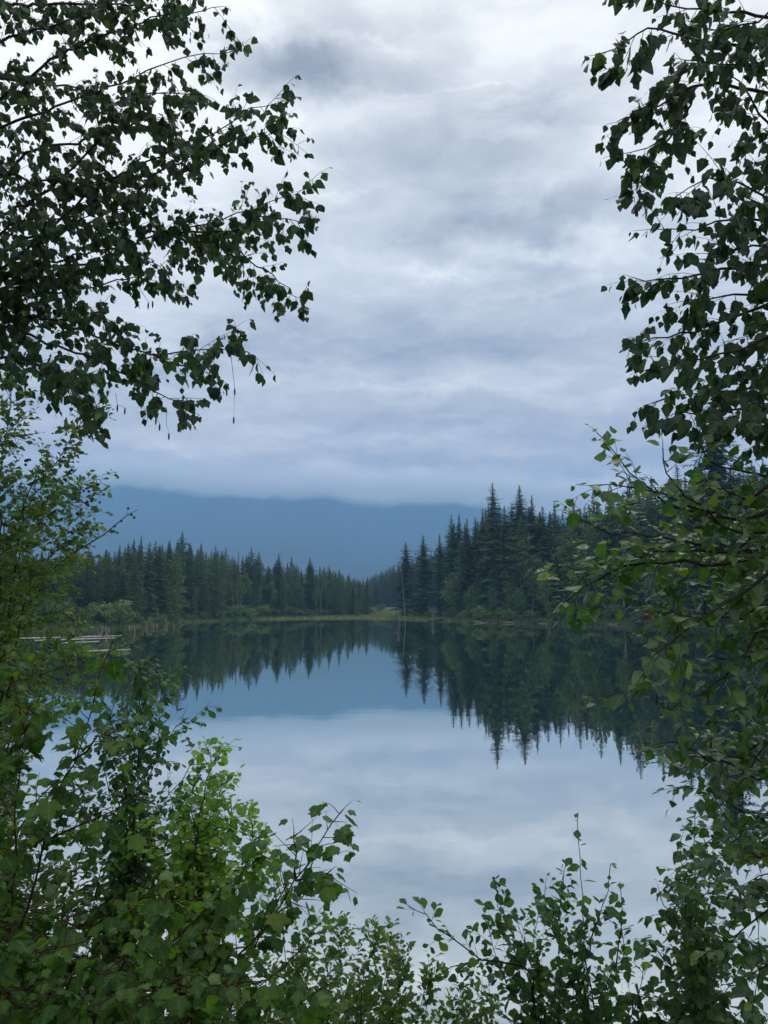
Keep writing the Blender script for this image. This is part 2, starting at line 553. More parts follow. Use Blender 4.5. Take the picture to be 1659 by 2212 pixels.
# ---------------------------------------------------------------- haze: one box of even air round everything
M_haze, t = material('haze_air')
pv = t.n('ShaderNodeVolumePrincipled')
pv.inputs['Color'].default_value = HAZE_COLOR
pv.inputs['Density'].default_value = HAZE_DENSITY
pv.inputs['Anisotropy'].default_value = 0.0
o_ = t.n('ShaderNodeOutputMaterial')
t.put(o_.inputs['Volume'], pv.outputs[0])
hx0, hx1, hy0, hy1, hz0, hz1 = -10000, 10000, -900, 7200, -3.6, max(MOUNT_TOP + 12, CLOUD_BASE + 405)
hv = [(hx0, hy0, hz0), (hx1, hy0, hz0), (hx1, hy1, hz0), (hx0, hy1, hz0), (hx0, hy0, hz1), (hx1, hy0, hz1), (hx1, hy1, hz1), (hx0, hy1, hz1)]
hf = [[3, 2, 1, 0], [4, 5, 6, 7], [0, 1, 5, 4], [1, 2, 6, 5], [2, 3, 7, 6], [3, 0, 4, 7]]
tag(link('haze', mesh('haze', hv, hf, M_haze)), 'thin blue haze in the valley air', kind='stuff')

# thin ragged cloud trailing along the ridge: a real volume inside the air box
M_cloud, t = material('low_cloud_vapour')
g = t.n('ShaderNodeNewGeometry')
sp = t.n('ShaderNodeSeparateXYZ'); t.put(sp.inputs[0], g.outputs['Position'])
cn = t.noise(g.outputs['Position'], 0.0050, 7, 0.66, 0.6)
cn2 = t.noise(g.outputs['Position'], 0.0011, 2, 0.5)
mid_z = t.m('MULTIPLY_ADD', t.m('MAXIMUM', sp.outputs[0], -2600.0), -0.048, t.m('MULTIPLY_ADD', t.m('SUBTRACT', cn2, 0.5), 170.0, CLOUD_BASE + 14.0))
dz = t.m('DIVIDE', t.m('SUBTRACT', sp.outputs[2], mid_z), 105.0)
bell = t.m('SUBTRACT', 1.0, t.m('MULTIPLY', dz, dz), clamp=True)
thick = t.m('MULTIPLY', t.m('SUBTRACT', t.m('MULTIPLY_ADD', bell, 0.42, cn), 0.62, clamp=True), t.m('MULTIPLY', bell, 4.0, clamp=True))
pv = t.n('ShaderNodeVolumePrincipled')
pv.inputs['Color'].default_value = (1, 1, 1, 1)
t.put(pv.inputs['Density'], t.m('MULTIPLY', thick, 0.022))
pv.inputs['Anisotropy'].default_value = 0.0
o_ = t.n('ShaderNodeOutputMaterial')
t.put(o_.inputs['Volume'], pv.outputs[0])
cx0, cx1, cy0, cy1, cz0, cz1 = -7600, 7400, 4450, 5330, CLOUD_BASE - 620, CLOUD_BASE + 390
cv = [(cx0, cy0, cz0), (cx1, cy0, cz0), (cx1, cy1, cz0), (cx0, cy1, cz0), (cx0, cy0, cz1), (cx1, cy0, cz1), (cx1, cy1, cz1), (cx0, cy1, cz1)]
tag(link('low_cloud', mesh('low_cloud', cv, hf, M_cloud)), 'thin ragged cloud trailing along the mountain ridge', kind='stuff')

# ---------------------------------------------------------------- far trees: prototypes
def conifer_proto(seed, H, R0, start=0.04, prof=0.85, dens=1.0, droop=0.25, ragged=0.25, up=0.12, mat=None, top_thin=0.0):
    R = R0 * 1.10; dens = dens * 1.2
    r = random.Random(seed)
    tr = MB()
    tr.tube([(0, 0, -0.6), (0, 0, H * 0.3), (0, 0, H * 0.7), (0, 0, H * 0.985)], [0.016 * H * 0.8, 0.011 * H, 0.006 * H, 0.0012 * H], 6)
    V, F, T = [], [], []
    z = start * H
    while z < H * 0.985:
        q = z / H
        Lm = R * (1 - q) ** prof * min(1.0, 0.55 + (q - start) * 3.2) * min(1.0, (1 - q) / 0.18) ** 0.6 + 0.03
        if top_thin and q > 1 - top_thin: Lm *= 0.75
        nb = max(4, int(round((6 + 2 * (1 - q)) * dens)))
        a0 = r.uniform(0, 6.28)
        gap = r.random() < ragged * 0.5
        for k in range(nb):
            if r.random() < ragged * 0.25: continue
            az = a0 + k * 6.283 / nb + r.uniform(-0.35, 0.35)
            L = Lm * r.uniform(1 - ragged * 1.3, 1.12 + ragged * 0.5) * (0.7 if gap else 1)
            zz = z + r.uniform(-0.2, 0.2)
            ca, sa = math.cos(az), math.sin(az)
            dr = droop * r.uniform(0.6, 1.4) * (1 if q < 0.85 else 0.2)
            if q > 0.9: dr -= 0.12
            nf = max(3, int(L / 0.30))
            tt = r.random()
            def pt(s, side=0.0, dz=0.0):
                rr = L * s
                return (ca * rr - sa * side, sa * rr + ca * side, zz - L * dr * s + L * up * s * s + dz)
            for i in range(nf):
                s = 0.12 + 0.83 * i / nf + r.uniform(-0.03, 0.03)
                fl = (0.25 * L * (1.05 - 0.75 * s) + 0.20 * min(1.0, 0.35 + 4 * (1 - q))) * r.uniform(0.6, 1.25)
                wd = (0.13 + 0.05 * r.random() + 0.02 * L) * min(1.0, 0.35 + 4 * (1 - q))
                for sd in (-1, 1):
                    b = len(V)
                    dz = -fl * r.uniform(0.25, 0.8)
                    fw = fl * 0.6 / max(L, 0.3)
                    V += [pt(s), pt(s + fw * 0.45 - wd * 0.4 / max(L, .3), sd * fl * 0.5, dz * 0.25 + 0.03),
                          pt(s + fw, sd * fl * 0.9, dz), pt(s + fw * 0.55 + wd * 0.7 / max(L, .3), sd * fl * 0.45, dz * 0.45 - 0.05)]
                    F.append([b, b + 1, b + 2, b + 3])
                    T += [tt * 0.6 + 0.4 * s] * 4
            b = len(V)
            V += [pt(0.75), pt(0.92, 0.7 * wd), pt(1.12, 0, -0.02), pt(0.92, -0.7 * wd)]
            F.append([b, b + 1, b + 2, b + 3]); T += [tt * 0.6 + 0.4] * 4
        z += (0.30 + 0.34 * (1 - q)) * H / 20 ** 1.0 * 0.9 / dens ** 0.5
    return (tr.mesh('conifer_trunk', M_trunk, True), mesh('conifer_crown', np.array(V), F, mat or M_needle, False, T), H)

def fir_proto(seed, H, R, prof, mat, start=0.04, lump=0.22, n_scale=1.0, tuft=0.24):
    r = random.Random(seed)
    tr = MB()
    tr.tube([(0, 0, -0.6), (0, 0, H * 0.3), (0, 0, H * 0.7), (0, 0, H * 0.985)], [0.013 * H, 0.010 * H, 0.006 * H, 0.0012 * H], 6)
    V, F, T = [], [], []
    z = start * H
    while z < H * 0.99:
        q = z / H
        Lm = R * (1 - q) ** prof * min(1.0, 0.5 + (q - start) * 3.0) * min(1.0, (1 - q) / 0.2) ** 0.6 + 0.03
        nb = max(3, int(4 + 4 * (1 - q)))
        a0 = r.uniform(0, 6.28)
        for k in range(nb):
            az = a0 + k * 6.283 / nb + r.uniform(-0.4, 0.4)
            L = Lm * r.uniform(1 - 2.2 * lump, 1 + lump)
            tt = r.random()
            dr = r.uniform(0.05, 0.35) if q < 0.88 else 0.1
            m_ = max(2, int(L / 0.34 * n_scale))
            for i in range(m_):
                s = 0.15 + 0.85 * (i + r.random()) / m_
                c = Vector((math.cos(az) * L * s, math.sin(az) * L * s, z - L * dr * s + 0.12 * L * s * s + r.gauss(0, 0.08)))
                side = Vector((-math.sin(az), math.cos(az), 0))
                for e_ in range(3):
                    cc = c + side * r.gauss(0, 0.16 * L * (1.2 - s)) + Vector((0, 0, r.gauss(0, 0.10)))
                    u = (Vector((math.cos(az), math.sin(az), -0.25)) + Vector((r.gauss(0, .5), r.gauss(0, .5), r.gauss(0, .4)))).normalized()
                    v = u.cross(Vector((r.gauss(0, 1), r.gauss(0, 1), r.gauss(0, 1)))).normalized()
                    sz = tuft * r.uniform(0.6, 1.35) * min(1.0, 0.30 + 4.5 * (1 - q))
                    b = len(V)
                    V += [cc - u * sz, cc + v * sz * 0.42, cc + u * sz, cc - v * sz * 0.42]
                    F.append([b, b + 1, b + 2, b + 3]); T += [tt * 0.6 + 0.4 * s] * 4
        z += (0.26 + 0.30 * (1 - q)) * H / 20
    return (tr.mesh('fir_trunk', M_trunk, True), mesh('fir_crown', np.array(V), F, mat, False, T), H)

def clump_crown(r, blobs, leaf, n, squash=0.6):
    """leaf-sized diamonds filling lumpy blobs"""
    V, F, T = [], [], []
    tot = sum(b[3] ** 2 for b in blobs)
    for (bx, by, bz, br) in blobs:
        cnt = int(n * br ** 2 / tot)
        subs = [(r.gauss(0, 1), r.gauss(0, 1), r.gauss(0, 1)) for _ in range(max(4, cnt // 26))]
        subs = [tuple(c / math.sqrt(sum(d * d for d in s)) for c in s) for s in subs]
        tints = [r.random() for _ in subs]
        for _ in range(cnt):
            k = r.randrange(len(subs))
            s = subs[k]
            rad = br * r.uniform(0.62, 0.98)
            c = (bx + s[0] * rad + r.gauss(0, br * 0.20), by + s[1] * rad + r.gauss(0, br * 0.20), bz + s[2] * rad * squash + r.gauss(0, br * 0.16))
            u = Vector((r.gauss(0, 1), r.gauss(0, 1), r.gauss(0, 0.7))).normalized()
            v = u.cross(Vector((r.gauss(0, 1), r.gauss(0, 1), r.gauss(0, 1)))).normalized()
            sz = leaf * r.uniform(0.6, 1.3)
            c = Vector(c)
            b = len(V)
            V += [c - u * sz, c + v * sz * 0.6, c + u * sz, c - v * sz * 0.6]
            F.append([b, b + 1, b + 2, b + 3]); T += [tints[k] * 0.75 + 0.25 * r.random()] * 4
    return V, F, T

def broadleaf_proto(seed, H, W, mat, trunk_mat, bare=0.35, n=2600, leaf=0.22):
    r = random.Random(seed)
    tr = MB()
    bend = r.uniform(-0.5, 0.5)
    P_ = lambda q: (bend * math.sin(q * 2.5), bend * 0.6 * math.sin(q * 3.1), q * H)
    tr.tube([(0, 0, -0.4)] + [P_(q) for q in (0.1, 0.3, 0.55, 0.8, 0.95)], [0.012 * H, 0.010 * H, 0.009 * H, 0.007 * H, 0.004 * H, 0.001 * H], 6)
    blobs = []
    for i in range(9):
        q = bare + (0.97 - bare) * (i + 0.5) / 9
        wq = W * math.sin(math.pi * min(1, (q - bare) / (1 - bare) * 0.82 + 0.14)) 
        c = P_(q)
        a = r.uniform(0, 6.28)
        off = wq * 0.45 * r.uniform(0.4, 1.0)
        e = (c[0] + math.cos(a) * off, c[1] + math.sin(a) * off, c[2] + r.uniform(-0.3, 0.3))
        b0 = P_(max(0.1, q - 0.12))
        tr.tube([b0, tuple((b0[k] + e[k]) / 2 + (0.15 if k == 2 else 0) for k in range(3)), e], [0.004 * H, 0.003 * H, 0.001 * H], 4)
        blobs.append((*e, max(0.35, wq * 0.62)))
    V, F, T = clump_crown(r, blobs, leaf, n, 0.8)
    return (tr.mesh('broadleaf_trunk', trunk_mat, True), mesh('broadleaf_crown', np.array(V), F, mat, False, T), H)

def bush_proto(seed, H, W, mat, n=1100, leaf=0.15):
    r = random.Random(seed)
    tr = MB()
    blobs = []
    for i in range(7):
        a, d = r.uniform(0, 6.28), W * r.uniform(0.1, 0.62)
        bz = H * r.uniform(0.3, 0.72)
        blobs.append((math.cos(a) * d, math.sin(a) * d, bz, H * r.uniform(0.26, 0.40)))
        tr.tube([(math.cos(a) * 0.1, math.sin(a) * 0.1, -0.2), (math.cos(a) * d * 0.6, math.sin(a) * d * 0.6, bz * 0.6), (math.cos(a) * d, math.sin(a) * d, bz)], [0.03, 0.02, 0.01], 4)
    V, F, T = clump_crown(r, blobs, leaf, n, 0.75)
    return (tr.mesh('bush_stems', M_twig), mesh('bush_foliage', np.array(V), F, mat, False, T), H)

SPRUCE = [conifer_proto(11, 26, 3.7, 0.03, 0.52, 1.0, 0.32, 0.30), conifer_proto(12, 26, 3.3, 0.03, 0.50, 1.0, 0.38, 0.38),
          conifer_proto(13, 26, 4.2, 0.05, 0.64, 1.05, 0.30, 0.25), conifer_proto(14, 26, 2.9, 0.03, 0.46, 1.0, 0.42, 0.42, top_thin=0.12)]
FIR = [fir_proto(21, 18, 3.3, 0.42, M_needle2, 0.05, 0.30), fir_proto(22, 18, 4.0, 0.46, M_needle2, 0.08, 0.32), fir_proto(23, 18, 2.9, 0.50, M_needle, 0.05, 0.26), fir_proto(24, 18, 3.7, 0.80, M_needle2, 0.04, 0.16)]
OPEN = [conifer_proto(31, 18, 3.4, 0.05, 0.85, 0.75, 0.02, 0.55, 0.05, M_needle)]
DEADFIR = [conifer_proto(41, 18, 1.5, 0.1, 0.7, 0.7, 0.2, 0.6, 0.05, M_red_needle)]
BROAD = [broadleaf_proto(51, 12, 2.6, M_decid, M_aspen, 0.38), broadleaf_proto(52, 12, 2.2, M_decid, M_aspen, 0.30), broadleaf_proto(53, 10, 3.0, M_decid, M_aspen, 0.12, 3000)]
BUSH = [bush_proto(61, 3.2, 2.6, M_bush), bush_proto(62, 2.4, 2.3, M_bush), bush_proto(63, 4.0, 2.6, M_decid, 1400, 0.17)]

def place_tree(proto, loc, H, rot, label, cat, group, name, wide=1.0, lean=(0, 0), parts=('trunk', 'crown')):
    root = empty(name, loc)
    s = H / proto[2]
    root.scale = (s * wide, s * wide, s)
    root.rotation_euler = (lean[0], lean[1], rot)
    tag(root, label, cat, group)
    link(parts[0], proto[0], root)
    link(parts[1], proto[1], root)
    return root

R = random.Random(77)
def shore_y(px):
    xs_ = [p[0] for p in FAR_SHORE_PX]; ys_ = [p[1] for p in FAR_SHORE_PX]
    return float(np.interp(px, xs_, ys_))

def behind_shore(px, back):
    p = on_plane(px, shore_y(px))
    v = Vector((p.x, p.y, 0)); d = v.length
    v = v * ((d + back) / d)
    return v.x, v.y

def height_to(px, top_y, x, y):
    return at(px, top_y, y).z - gz(x, y)

def tree_at(proto, px, top_y, back, label, group, name, cat, wide=1.0, extra=1.0, lean=(0, 0)):
    x, y = behind_shore(px, back)
    H = height_to(px, top_y, x, y) * extra
    return place_tree(proto, (x, y, gz(x, y)), H, R.uniform(0, 6.28), label, cat, group, name, wide, lean)

# skyline conifers, each with its own place: pixel column, tip row, metres behind the waterline
LEFT_TOP = [(160, 1182, 20, 'FIR', 0, 1.0, 'fir whose tip shows beside the dark bare twig of the berry shrub'),
            (298, 1152, 32, 'OPEN', 0, 1.0, 'thin open fir poking above the left forest, just left of its tallest tree'),
            (270, 1172, 25, 'FIR', 2, 1.0, 'dense pointed fir left of the thin open fir in the left forest'),
            (388, 1148, 24, 'FIR', 2, 1.15, 'tallest tree of the left forest, a bushy pointed fir'),
            (430, 1172, 14, 'FIR', 3, 1.2, 'broad smooth cone of a fir just right of the tallest left tree'),
            (345, 1174, 30, 'FIR', 0, 1.0, 'small fir tip just left of the tallest tree of the left forest'),
            (462, 1174, 30, 'OPEN', 0, 1.0, 'dark fir with flat open top right of the broad smooth cone'),
            (484, 1180, 26, 'FIR', 1, 0.8, 'slim fir between the open topped fir and the rust coloured dead one'),
            (512, 1186, 26, 'DEADFIR', 0, 0.7, 'rust coloured dead fir standing on the left forest skyline'),
            (540, 1182, 20, 'FIR', 0, 1.1, 'bushy fir right of the rust coloured dead fir'),
            (556, 1190, 24, 'FIR', 1, 0.9, 'leaning shoulder fir beside the bushy one right of the dead fir'),
            (600, 1194, 12, 'SPRUCE', 2, 1.25, 'broad dark spruce leading the middle of the left forest skyline'),
            (628, 1202, 20, 'FIR', 2, 1.0, 'slim fir right of the broad dark spruce on the left skyline'),
            (668, 1202, 10, 'SPRUCE', 2, 1.35, 'last big dark spruce of the left forest before the valley gap'),
            (690, 1222, 14, 'FIR', 0, 0.9, 'shorter fir tucked against the last big dark spruce'),
            (711, 1216, 8, 'OPEN', 0, 0.75, 'lone thin fir with separate tiers of branches near the valley gap'),
            (733, 1228, 8, 'FIR', 3, 0.9, 'small dark fir beside the lone tiered fir near the valley gap'),
            (752, 1240, 10, 'FIR', 0, 0.9, 'lowest fir at the end of the left forest by the valley gap')]
PROTOS = {'FIR': FIR, 'OPEN': OPEN, 'DEADFIR': DEADFIR, 'SPRUCE': SPRUCE}
for (px, ty, back, kind, k, wide, lab) in LEFT_TOP:
    tree_at(PROTOS[kind][k], px, ty, back, lab, 'conifers on the left lake shore', 'dead_fir_tree' if kind == 'DEADFIR' else ('spruce_tree' if kind == 'SPRUCE' else 'fir_tree'), 'dead tree' if kind == 'DEADFIR' else 'conifer', wide)

RIGHT_TOP = [(877, 1168, 9, 'SPRUCE', 1, 1.75, 'leftmost tall spruce on the point, behind the leaning bare snag'),
             (915, 1154, 10, 'SPRUCE', 3, 1.95, 'narrow spire spruce standing alone, second on the point'),
             (951, 1150, 11, 'SPRUCE', 3, 1.22, 'ragged spruce just right of the narrow lone spire'),
             (977, 1108, 15, 'SPRUCE', 1, 1.10, 'tall thin spruce, left one of a close pair'),
             (994, 1106, 18, 'SPRUCE', 3, 1.10, 'tall thin spruce, right one of a close pair'),
             (1011, 1116, 15, 'SPRUCE', 0, 0.98, 'spruce with a blunt tip just right of the close thin pair'),
             (1030, 1113, 17, 'SPRUCE', 1, 1.10, 'spruce filling the dip left of the tallest right hand spruce'),
             (1046, 1096, 18, 'SPRUCE', 3, 0.98, 'slim spruce leaning on the flank of the tallest right hand spruce'),
             (1069, 1038, 8, 'SPRUCE', 1, 1.28, 'tallest spruce of the right shore with the thin bare pole before it'),
             (1094, 1088, 14, 'SPRUCE', 0, 0.98, 'lower spruce in the notch between the two tallest'),
             (1128, 1046, 9, 'SPRUCE', 2, 1.40, 'broad second tallest spruce of the right shore'),
             (1155, 1066, 15, 'SPRUCE', 3, 1.22, 'spruce with thin see-through top right of the broad tall one'),
             (1178, 1090, 12, 'SPRUCE', 0, 1.22, 'spruce stepping down right of the see-through top'),
             (1204, 1082, 18, 'SPRUCE', 2, 1.10, 'pale tipped spruce left of the birch leaves'),
             (1222, 1104, 16, 'FIR', 0, 0.9, 'bushy fir between two spruces beside the birch leaves'),
             (1246, 1074, 20, 'SPRUCE', 1, 1.10, 'spruce tip showing over the outermost birch leaves'),
             (1290, 1062, 18, 'FIR', 1, 0.9, 'fir behind the upright birch shoot'),
             (1330, 1046, 22, 'FIR', 3, 0.9, 'fir half hidden behind the birch crown left of the sky gap'),
             (1372, 1024, 22, 'FIR', 1, 1.0, 'pale green fir showing over the birch crown'),
             (1420, 1028, 22, 'FIR', 0, 1.0, 'feathery fir next to the pale green one over the birch crown'),
             (1478, 1000, 18, 'SPRUCE', 0, 1.22, 'dark spruce in the sky gap left of the near one'),
             (1565, 852, 6, 'SPRUCE', 2, 1.45, 'very tall near spruce rising behind the birch by the picture edge')]
for (px, ty, back, kind, k, wide, lab) in RIGHT_TOP:
    tree_at(PROTOS[kind][k], px, ty, back, lab, 'conifers on the right lake shore', 'spruce_tree' if kind == 'SPRUCE' else 'fir_tree', 'conifer', wide)

def sky_row(tops, px):
    xs_ = [t[0] for t in tops]; ys_ = [t[1] for t in tops]
    return float(np.interp(px, xs_, ys_))

# the body of the left forest
LT = [(-160, 1150), (0, 1170)] + [(t[0], t[1]) for t in LEFT_TOP]
cnt = 0
for back, step, lo, hi in ((5, 30, 14, 70), (11, 24, 6, 46), (19, 22, 8, 34), (30, 20, 10, 30), (44, 22, 12, 30)):
    px = -150.0
    while px < 765:
        px += step * R.uniform(0.7, 1.3)
        q = sky_row(LT, px) + R.uniform(lo, hi)
        if back == 5 and px < 260: continue
        kind = R.choice(['FIR', 'FIR', 'FIR', 'SPRUCE'])
        k = R.randrange(4)
        lab = {'FIR': 'dark green fir within the dense forest on the left shore', 'SPRUCE': 'pointed dark spruce within the dense forest on the left shore'}[kind]
        tree_at(PROTOS[kind][k], px, q, back + R.uniform(-2, 3), lab, 'conifers within the left forest', 'fir_tree' if kind == 'FIR' else 'spruce_tree', 'conifer', R.uniform(0.95, 1.35))
        cnt += 1
# the body of the right forest
RT = [(t[0], t[1]) for t in RIGHT_TOP[:-1]] + [(1530, 985), (1900, 940)]
for back, step, lo, hi in ((6, 34, 40, 120), (13, 24, 20, 70), (22, 22, 14, 46), (34, 24, 14, 40)):
    px = 968.0 if back < 10 else 962.0
    while px < 1800:
        px += step * R.uniform(0.7, 1.3)
        q = sky_row(RT, px) + R.uniform(lo, hi)
        kind = R.choice(['SPRUCE', 'SPRUCE', 'FIR'])
        k = R.randrange(4)
        lab = {'FIR': 'green fir within the dark forest on the right shore', 'SPRUCE': 'dark spruce within the dark forest on the right shore'}[kind]
        tree_at(PROTOS[kind][k], px, q, back + R.uniform(-2, 3), lab, 'conifers within the right forest', 'fir_tree' if kind == 'FIR' else 'spruce_tree', 'conifer', R.uniform(0.95, 1.3))
        cnt += 1
# the far forest across the valley gap
for (D, step, lo, hi) in ((418, 9, -4, 14), (440, 8, -2, 12), (470, 8, -6, 6)):
    px = 690.0
    while px < 975:
        px += step * R.uniform(0.7, 1.4)
        top = float(np.interp(px, [690, 740, 782, 800, 815, 835, 860, 900, 980], [1225, 1238, 1252, 1246, 1236, 1226, 1222, 1206, 1170])) + R.uniform(lo, hi)
        v = pix_dir(px, 1300)
        x, y = v.x / v.y * D, D + R.uniform(-8, 8)
        H = at(px, top, y).z - gz(x, y)
        place_tree(R.choice(FIR + SPRUCE[2:3]), (x, y, gz(x, y)), H, R.uniform(0, 6.28), 'small blue green conifer in the far forest across the valley gap', 'conifer', 'conifers across the valley gap', 'fir_tree', R.uniform(1.0, 1.3))
        cnt += 1

# broadleaf trees along the shores: column, top row, metres behind the waterline, proto, width, words
BROADLEAF = [(425, 1268, 5, 1, 0.9, 'light green aspen behind the round bush left of the crooked pale trunk'),
             (480, 1275, 4, 1, 0.9, 'low aspen between the crooked pale trunk and the white stems'),
             (585, 1250, 8, 2, 0.8, 'full round crowned aspen left of the broad dark spruce'),
             (640, 1255, 8, 1, 0.9, 'loose aspen between the broad dark spruce and the last big one'),
             (380, 1262, 6, 2, 0.7, 'bushy aspen below the tallest fir of the left forest'),
             (330, 1272, 5, 2, 0.7, 'aspen at the left end of the open shore, above the drowned stubs'),
             (1100, 1245, 4, 2, 0.8, 'round leafy tree on the bank below the notch between the tallest spruces'),
             (1060, 1262, 3, 2, 0.8, 'small leafy tree on the bank under the tallest spruce'),
             (1250, 1225, 4, 1, 0.9, 'slender leafy tree on the bank behind the outermost birch leaves'),
             (455, 1262, 5, 0, 0.9, 'aspen with a pair of pale crooked trunks above the left shore'),
             (520, 1252, 4, 0, 0.8, 'aspen with two bright white stems at the middle of the left shore'),
             (560, 1262, 7, 1, 0.9, 'light green aspen crown right of the bright white stems'),
             (610, 1275, 6, 1, 0.8, 'thin stemmed aspen before the broad dark spruce'),
             (655, 1268, 7, 1, 0.7, 'small aspen below the last big dark spruce'),
             (684, 1262, 4, 0, 0.7, 'aspen with leaning pale stem near the end of the left forest'),
             (705, 1272, 6, 0, 0.7, 'slim aspen with pale trunk beside the leaning one'),
             (350, 1248, 12, 0, 1.0, 'tall pale green aspen crown left of the tallest fir of the left forest'),
             (535, 1236, 9, 1, 1.0, 'tall light green aspen crown under the bushy fir right of the dead one'),
             (1120, 1262, 3, 2, 0.9, 'low light green tree on the bank below the broad second tallest spruce'),
             (1180, 1210, 6, 0, 1.0, 'pale leafy crown between the broad tall spruce and the pale green birch'),
             (1270, 1190, 6, 1, 1.1, 'tall leafy tree just left of the outermost birch twigs'),
             (765, 1268, 20, 2, 0.8, 'rounded light green tree at the left of the valley gap'),
             (790, 1278, 26, 2, 0.8, 'bushy green tree in the valley gap left of the track'),
             (992, 1228, 6, 2, 1.1, 'bright green broadleaf tree at the foot of the spruces on the point'),
             (1022, 1258, 4, 2, 1.1, 'low bushy broadleaf tree right of the bright green one'),
             (1150, 1196, 5, 1, 1.15, 'light green broadleaf tree against the broad tall spruce'),
             (1215, 1160, 5, 1, 1.25, 'tall pale green birch on the right shore among dark conifers'),
             (1185, 1232, 3, 2, 0.7, 'rounded broadleaf tree at the foot of the tall pale green birch'),
             (1290, 1200, 5, 2, 0.8, 'broadleaf tree on the right shore behind the tip of the birch branch'),
             (1350, 1180, 4, 1, 0.9, 'broadleaf tree on the right shore behind the middle of the birch'),
             (1430, 1190, 4, 2, 0.9, 'rounded shore tree behind the birch twigs left of the near spruce'),
             (1620, 1120, 3, 2, 0.9, 'leafy tree behind the birch at the right edge of the shore')]
for (px, ty, back, k, wide, lab) in BROADLEAF:
    tree_at(BROAD[k], px, ty, back, lab, 'broadleaf trees on the lake shores', 'broadleaf_tree', 'tree', wide)

# bushes on the shores
BUSHES = [(110, 1285, 3, 2), (175, 1302, 2.5, 2), (225, 1290, 3, 2), (262, 1300, 2.6, 1), (300, 1318, 2, 1), (335, 1318, 2, 0), (372, 1322, 1.6, 1), (410, 1322, 2, 0),
          (440, 1318, 2.2, 2), (470, 1316, 2, 1), (500, 1302, 2, 2), (532, 1308, 2.4, 0), (565, 1300, 3, 2), (592, 1312, 2.5, 1), (630, 1306, 3, 2), (660, 1312, 3, 0), (700, 1312, 5, 0),
          (735, 1308, 8, 2), (772, 1306, 14, 2), (805, 1310, 26, 0), (818, 1303, 60, 2), (905, 1306, 9, 2), (935, 1316, 4, 0), (968, 1312, 3, 1), (1003, 1312, 2.5, 0),
          (1045, 1306, 2, 1), (1075, 1306, 2, 0), (1110, 1316, 1.6, 1), (1150, 1312, 1.8, 0), (1200, 1312, 1.6, 1), (1240, 1302, 2, 2), (1285, 1306, 2, 0), (1330, 1298, 2, 2),
          (1390, 1306, 2, 1), (1450, 1298, 2, 2), (1520, 1312, 2, 0), (1590, 1302, 2, 2), (1660, 1306, 2, 1), (60, 1312, 2, 1), (20, 1302, 3, 0), (-40, 1296, 3, 2)]
ORD = ['first', 'second', 'third', 'fourth', 'fifth', 'sixth', 'seventh', 'eighth', 'ninth', 'tenth', 'eleventh', 'twelfth', 'thirteenth', 'fourteenth', 'fifteenth', 'sixteenth',
       'seventeenth', 'eighteenth', 'nineteenth', 'twentieth', 'twenty first', 'twenty second', 'twenty third']
BUSHES.sort(key=lambda b_: b_[0])
seen_ = {}
for (px, ty, back, k) in BUSHES:
    side = 'left' if px < 730 else ('right' if px > 980 else 'mid')
    lab = {'left': 'rounded green bush at the waterline below the left forest', 'right': 'leafy bush over the driftwood at the foot of the right forest', 'mid': 'green bush at the edge of the marsh in the valley gap'}[side]
    no = seen_.get(side, 0); seen_[side] = no + 1
    lab = {'left': ORD[no] + ' bush from the left along the waterline below the left forest', 'right': ORD[no] + ' bush from the left along the foot of the right forest', 'mid': ORD[no] + ' green bush from the left at the edge of the marsh'}[side]
    x, y = behind_shore(px, back)
    H = max(1.2, height_to(px, ty, x, y))
    place_tree(BUSH[k], (x, y, gz(x, y) - 0.1), H, R.uniform(0, 6.28), lab, 'bush', {'left': 'bushes on the left shore', 'right': 'bushes on the right shore', 'mid': 'bushes by the marsh'}[side], 'shore_bush', R.uniform(1.0, 1.5), parts=('stems', 'foliage'))

# bare snags
def snag(base_px, base_py, top_px, top_py, D, r0, label, name='dead_tree'):
    v = pix_dir(base_px, 1320)
    x, y = v.x / v.y * D, D
    z = gz(x, y)
    tp = at(top_px, top_py, y + 0.4)
    m_ = MB()
    b = Vector((0, 0, -0.4)); e = tp - Vector((x, y, z))
    pts = [b + (e - b) * q + Vector((0.12 * math.sin(q * 5), 0, 0)) for q in (0, .2, .4, .6, .8, 1)]
    m_.tube(pts, [r0, r0 * .85, r0 * .75, r0 * .6, r0 * .45, r0 * .15], 6)
    root = empty(name, (x, y, z))
    tag(root, label, 'dead tree')
    link('trunk', m_.mesh('snag_trunk', M_snag, True), root)
    rs = random.Random(int(base_px))
    for i in range(9):
        q = rs.uniform(0.35, 0.95); a = rs.uniform(0, 6.28); L = rs.uniform(0.3, 0.9)
        c = b + (e - b) * q
        mm = MB()
        mm.tube([c, c + Vector((math.cos(a) * L * .6, math.sin(a) * L * .6, -0.05)), c + Vector((math.cos(a) * L, math.sin(a) * L, -0.2))], [0.035, 0.025, 0.01], 4)
        link('branch', mm.mesh('snag_branch', M_snag), root)
    return root
snag(876, 1335, 868, 1222, 165, 0.12, 'leaning bare grey snag rising from the marsh edge before the leftmost tall spruce')
snag(1087, 1330, 1082, 1138, 157, 0.10, 'thin pale bare pole tree standing before the tallest spruce')
snag(862, 1338, 862, 1312, 140, 0.12, 'short broken dark stump pole in the marsh grass left of the leaning snag', 'dead_stump')
snag(935, 1338, 935, 1322, 142, 0.14, 'short stump pole in the marsh grass right of the leaning snag', 'dead_stump')
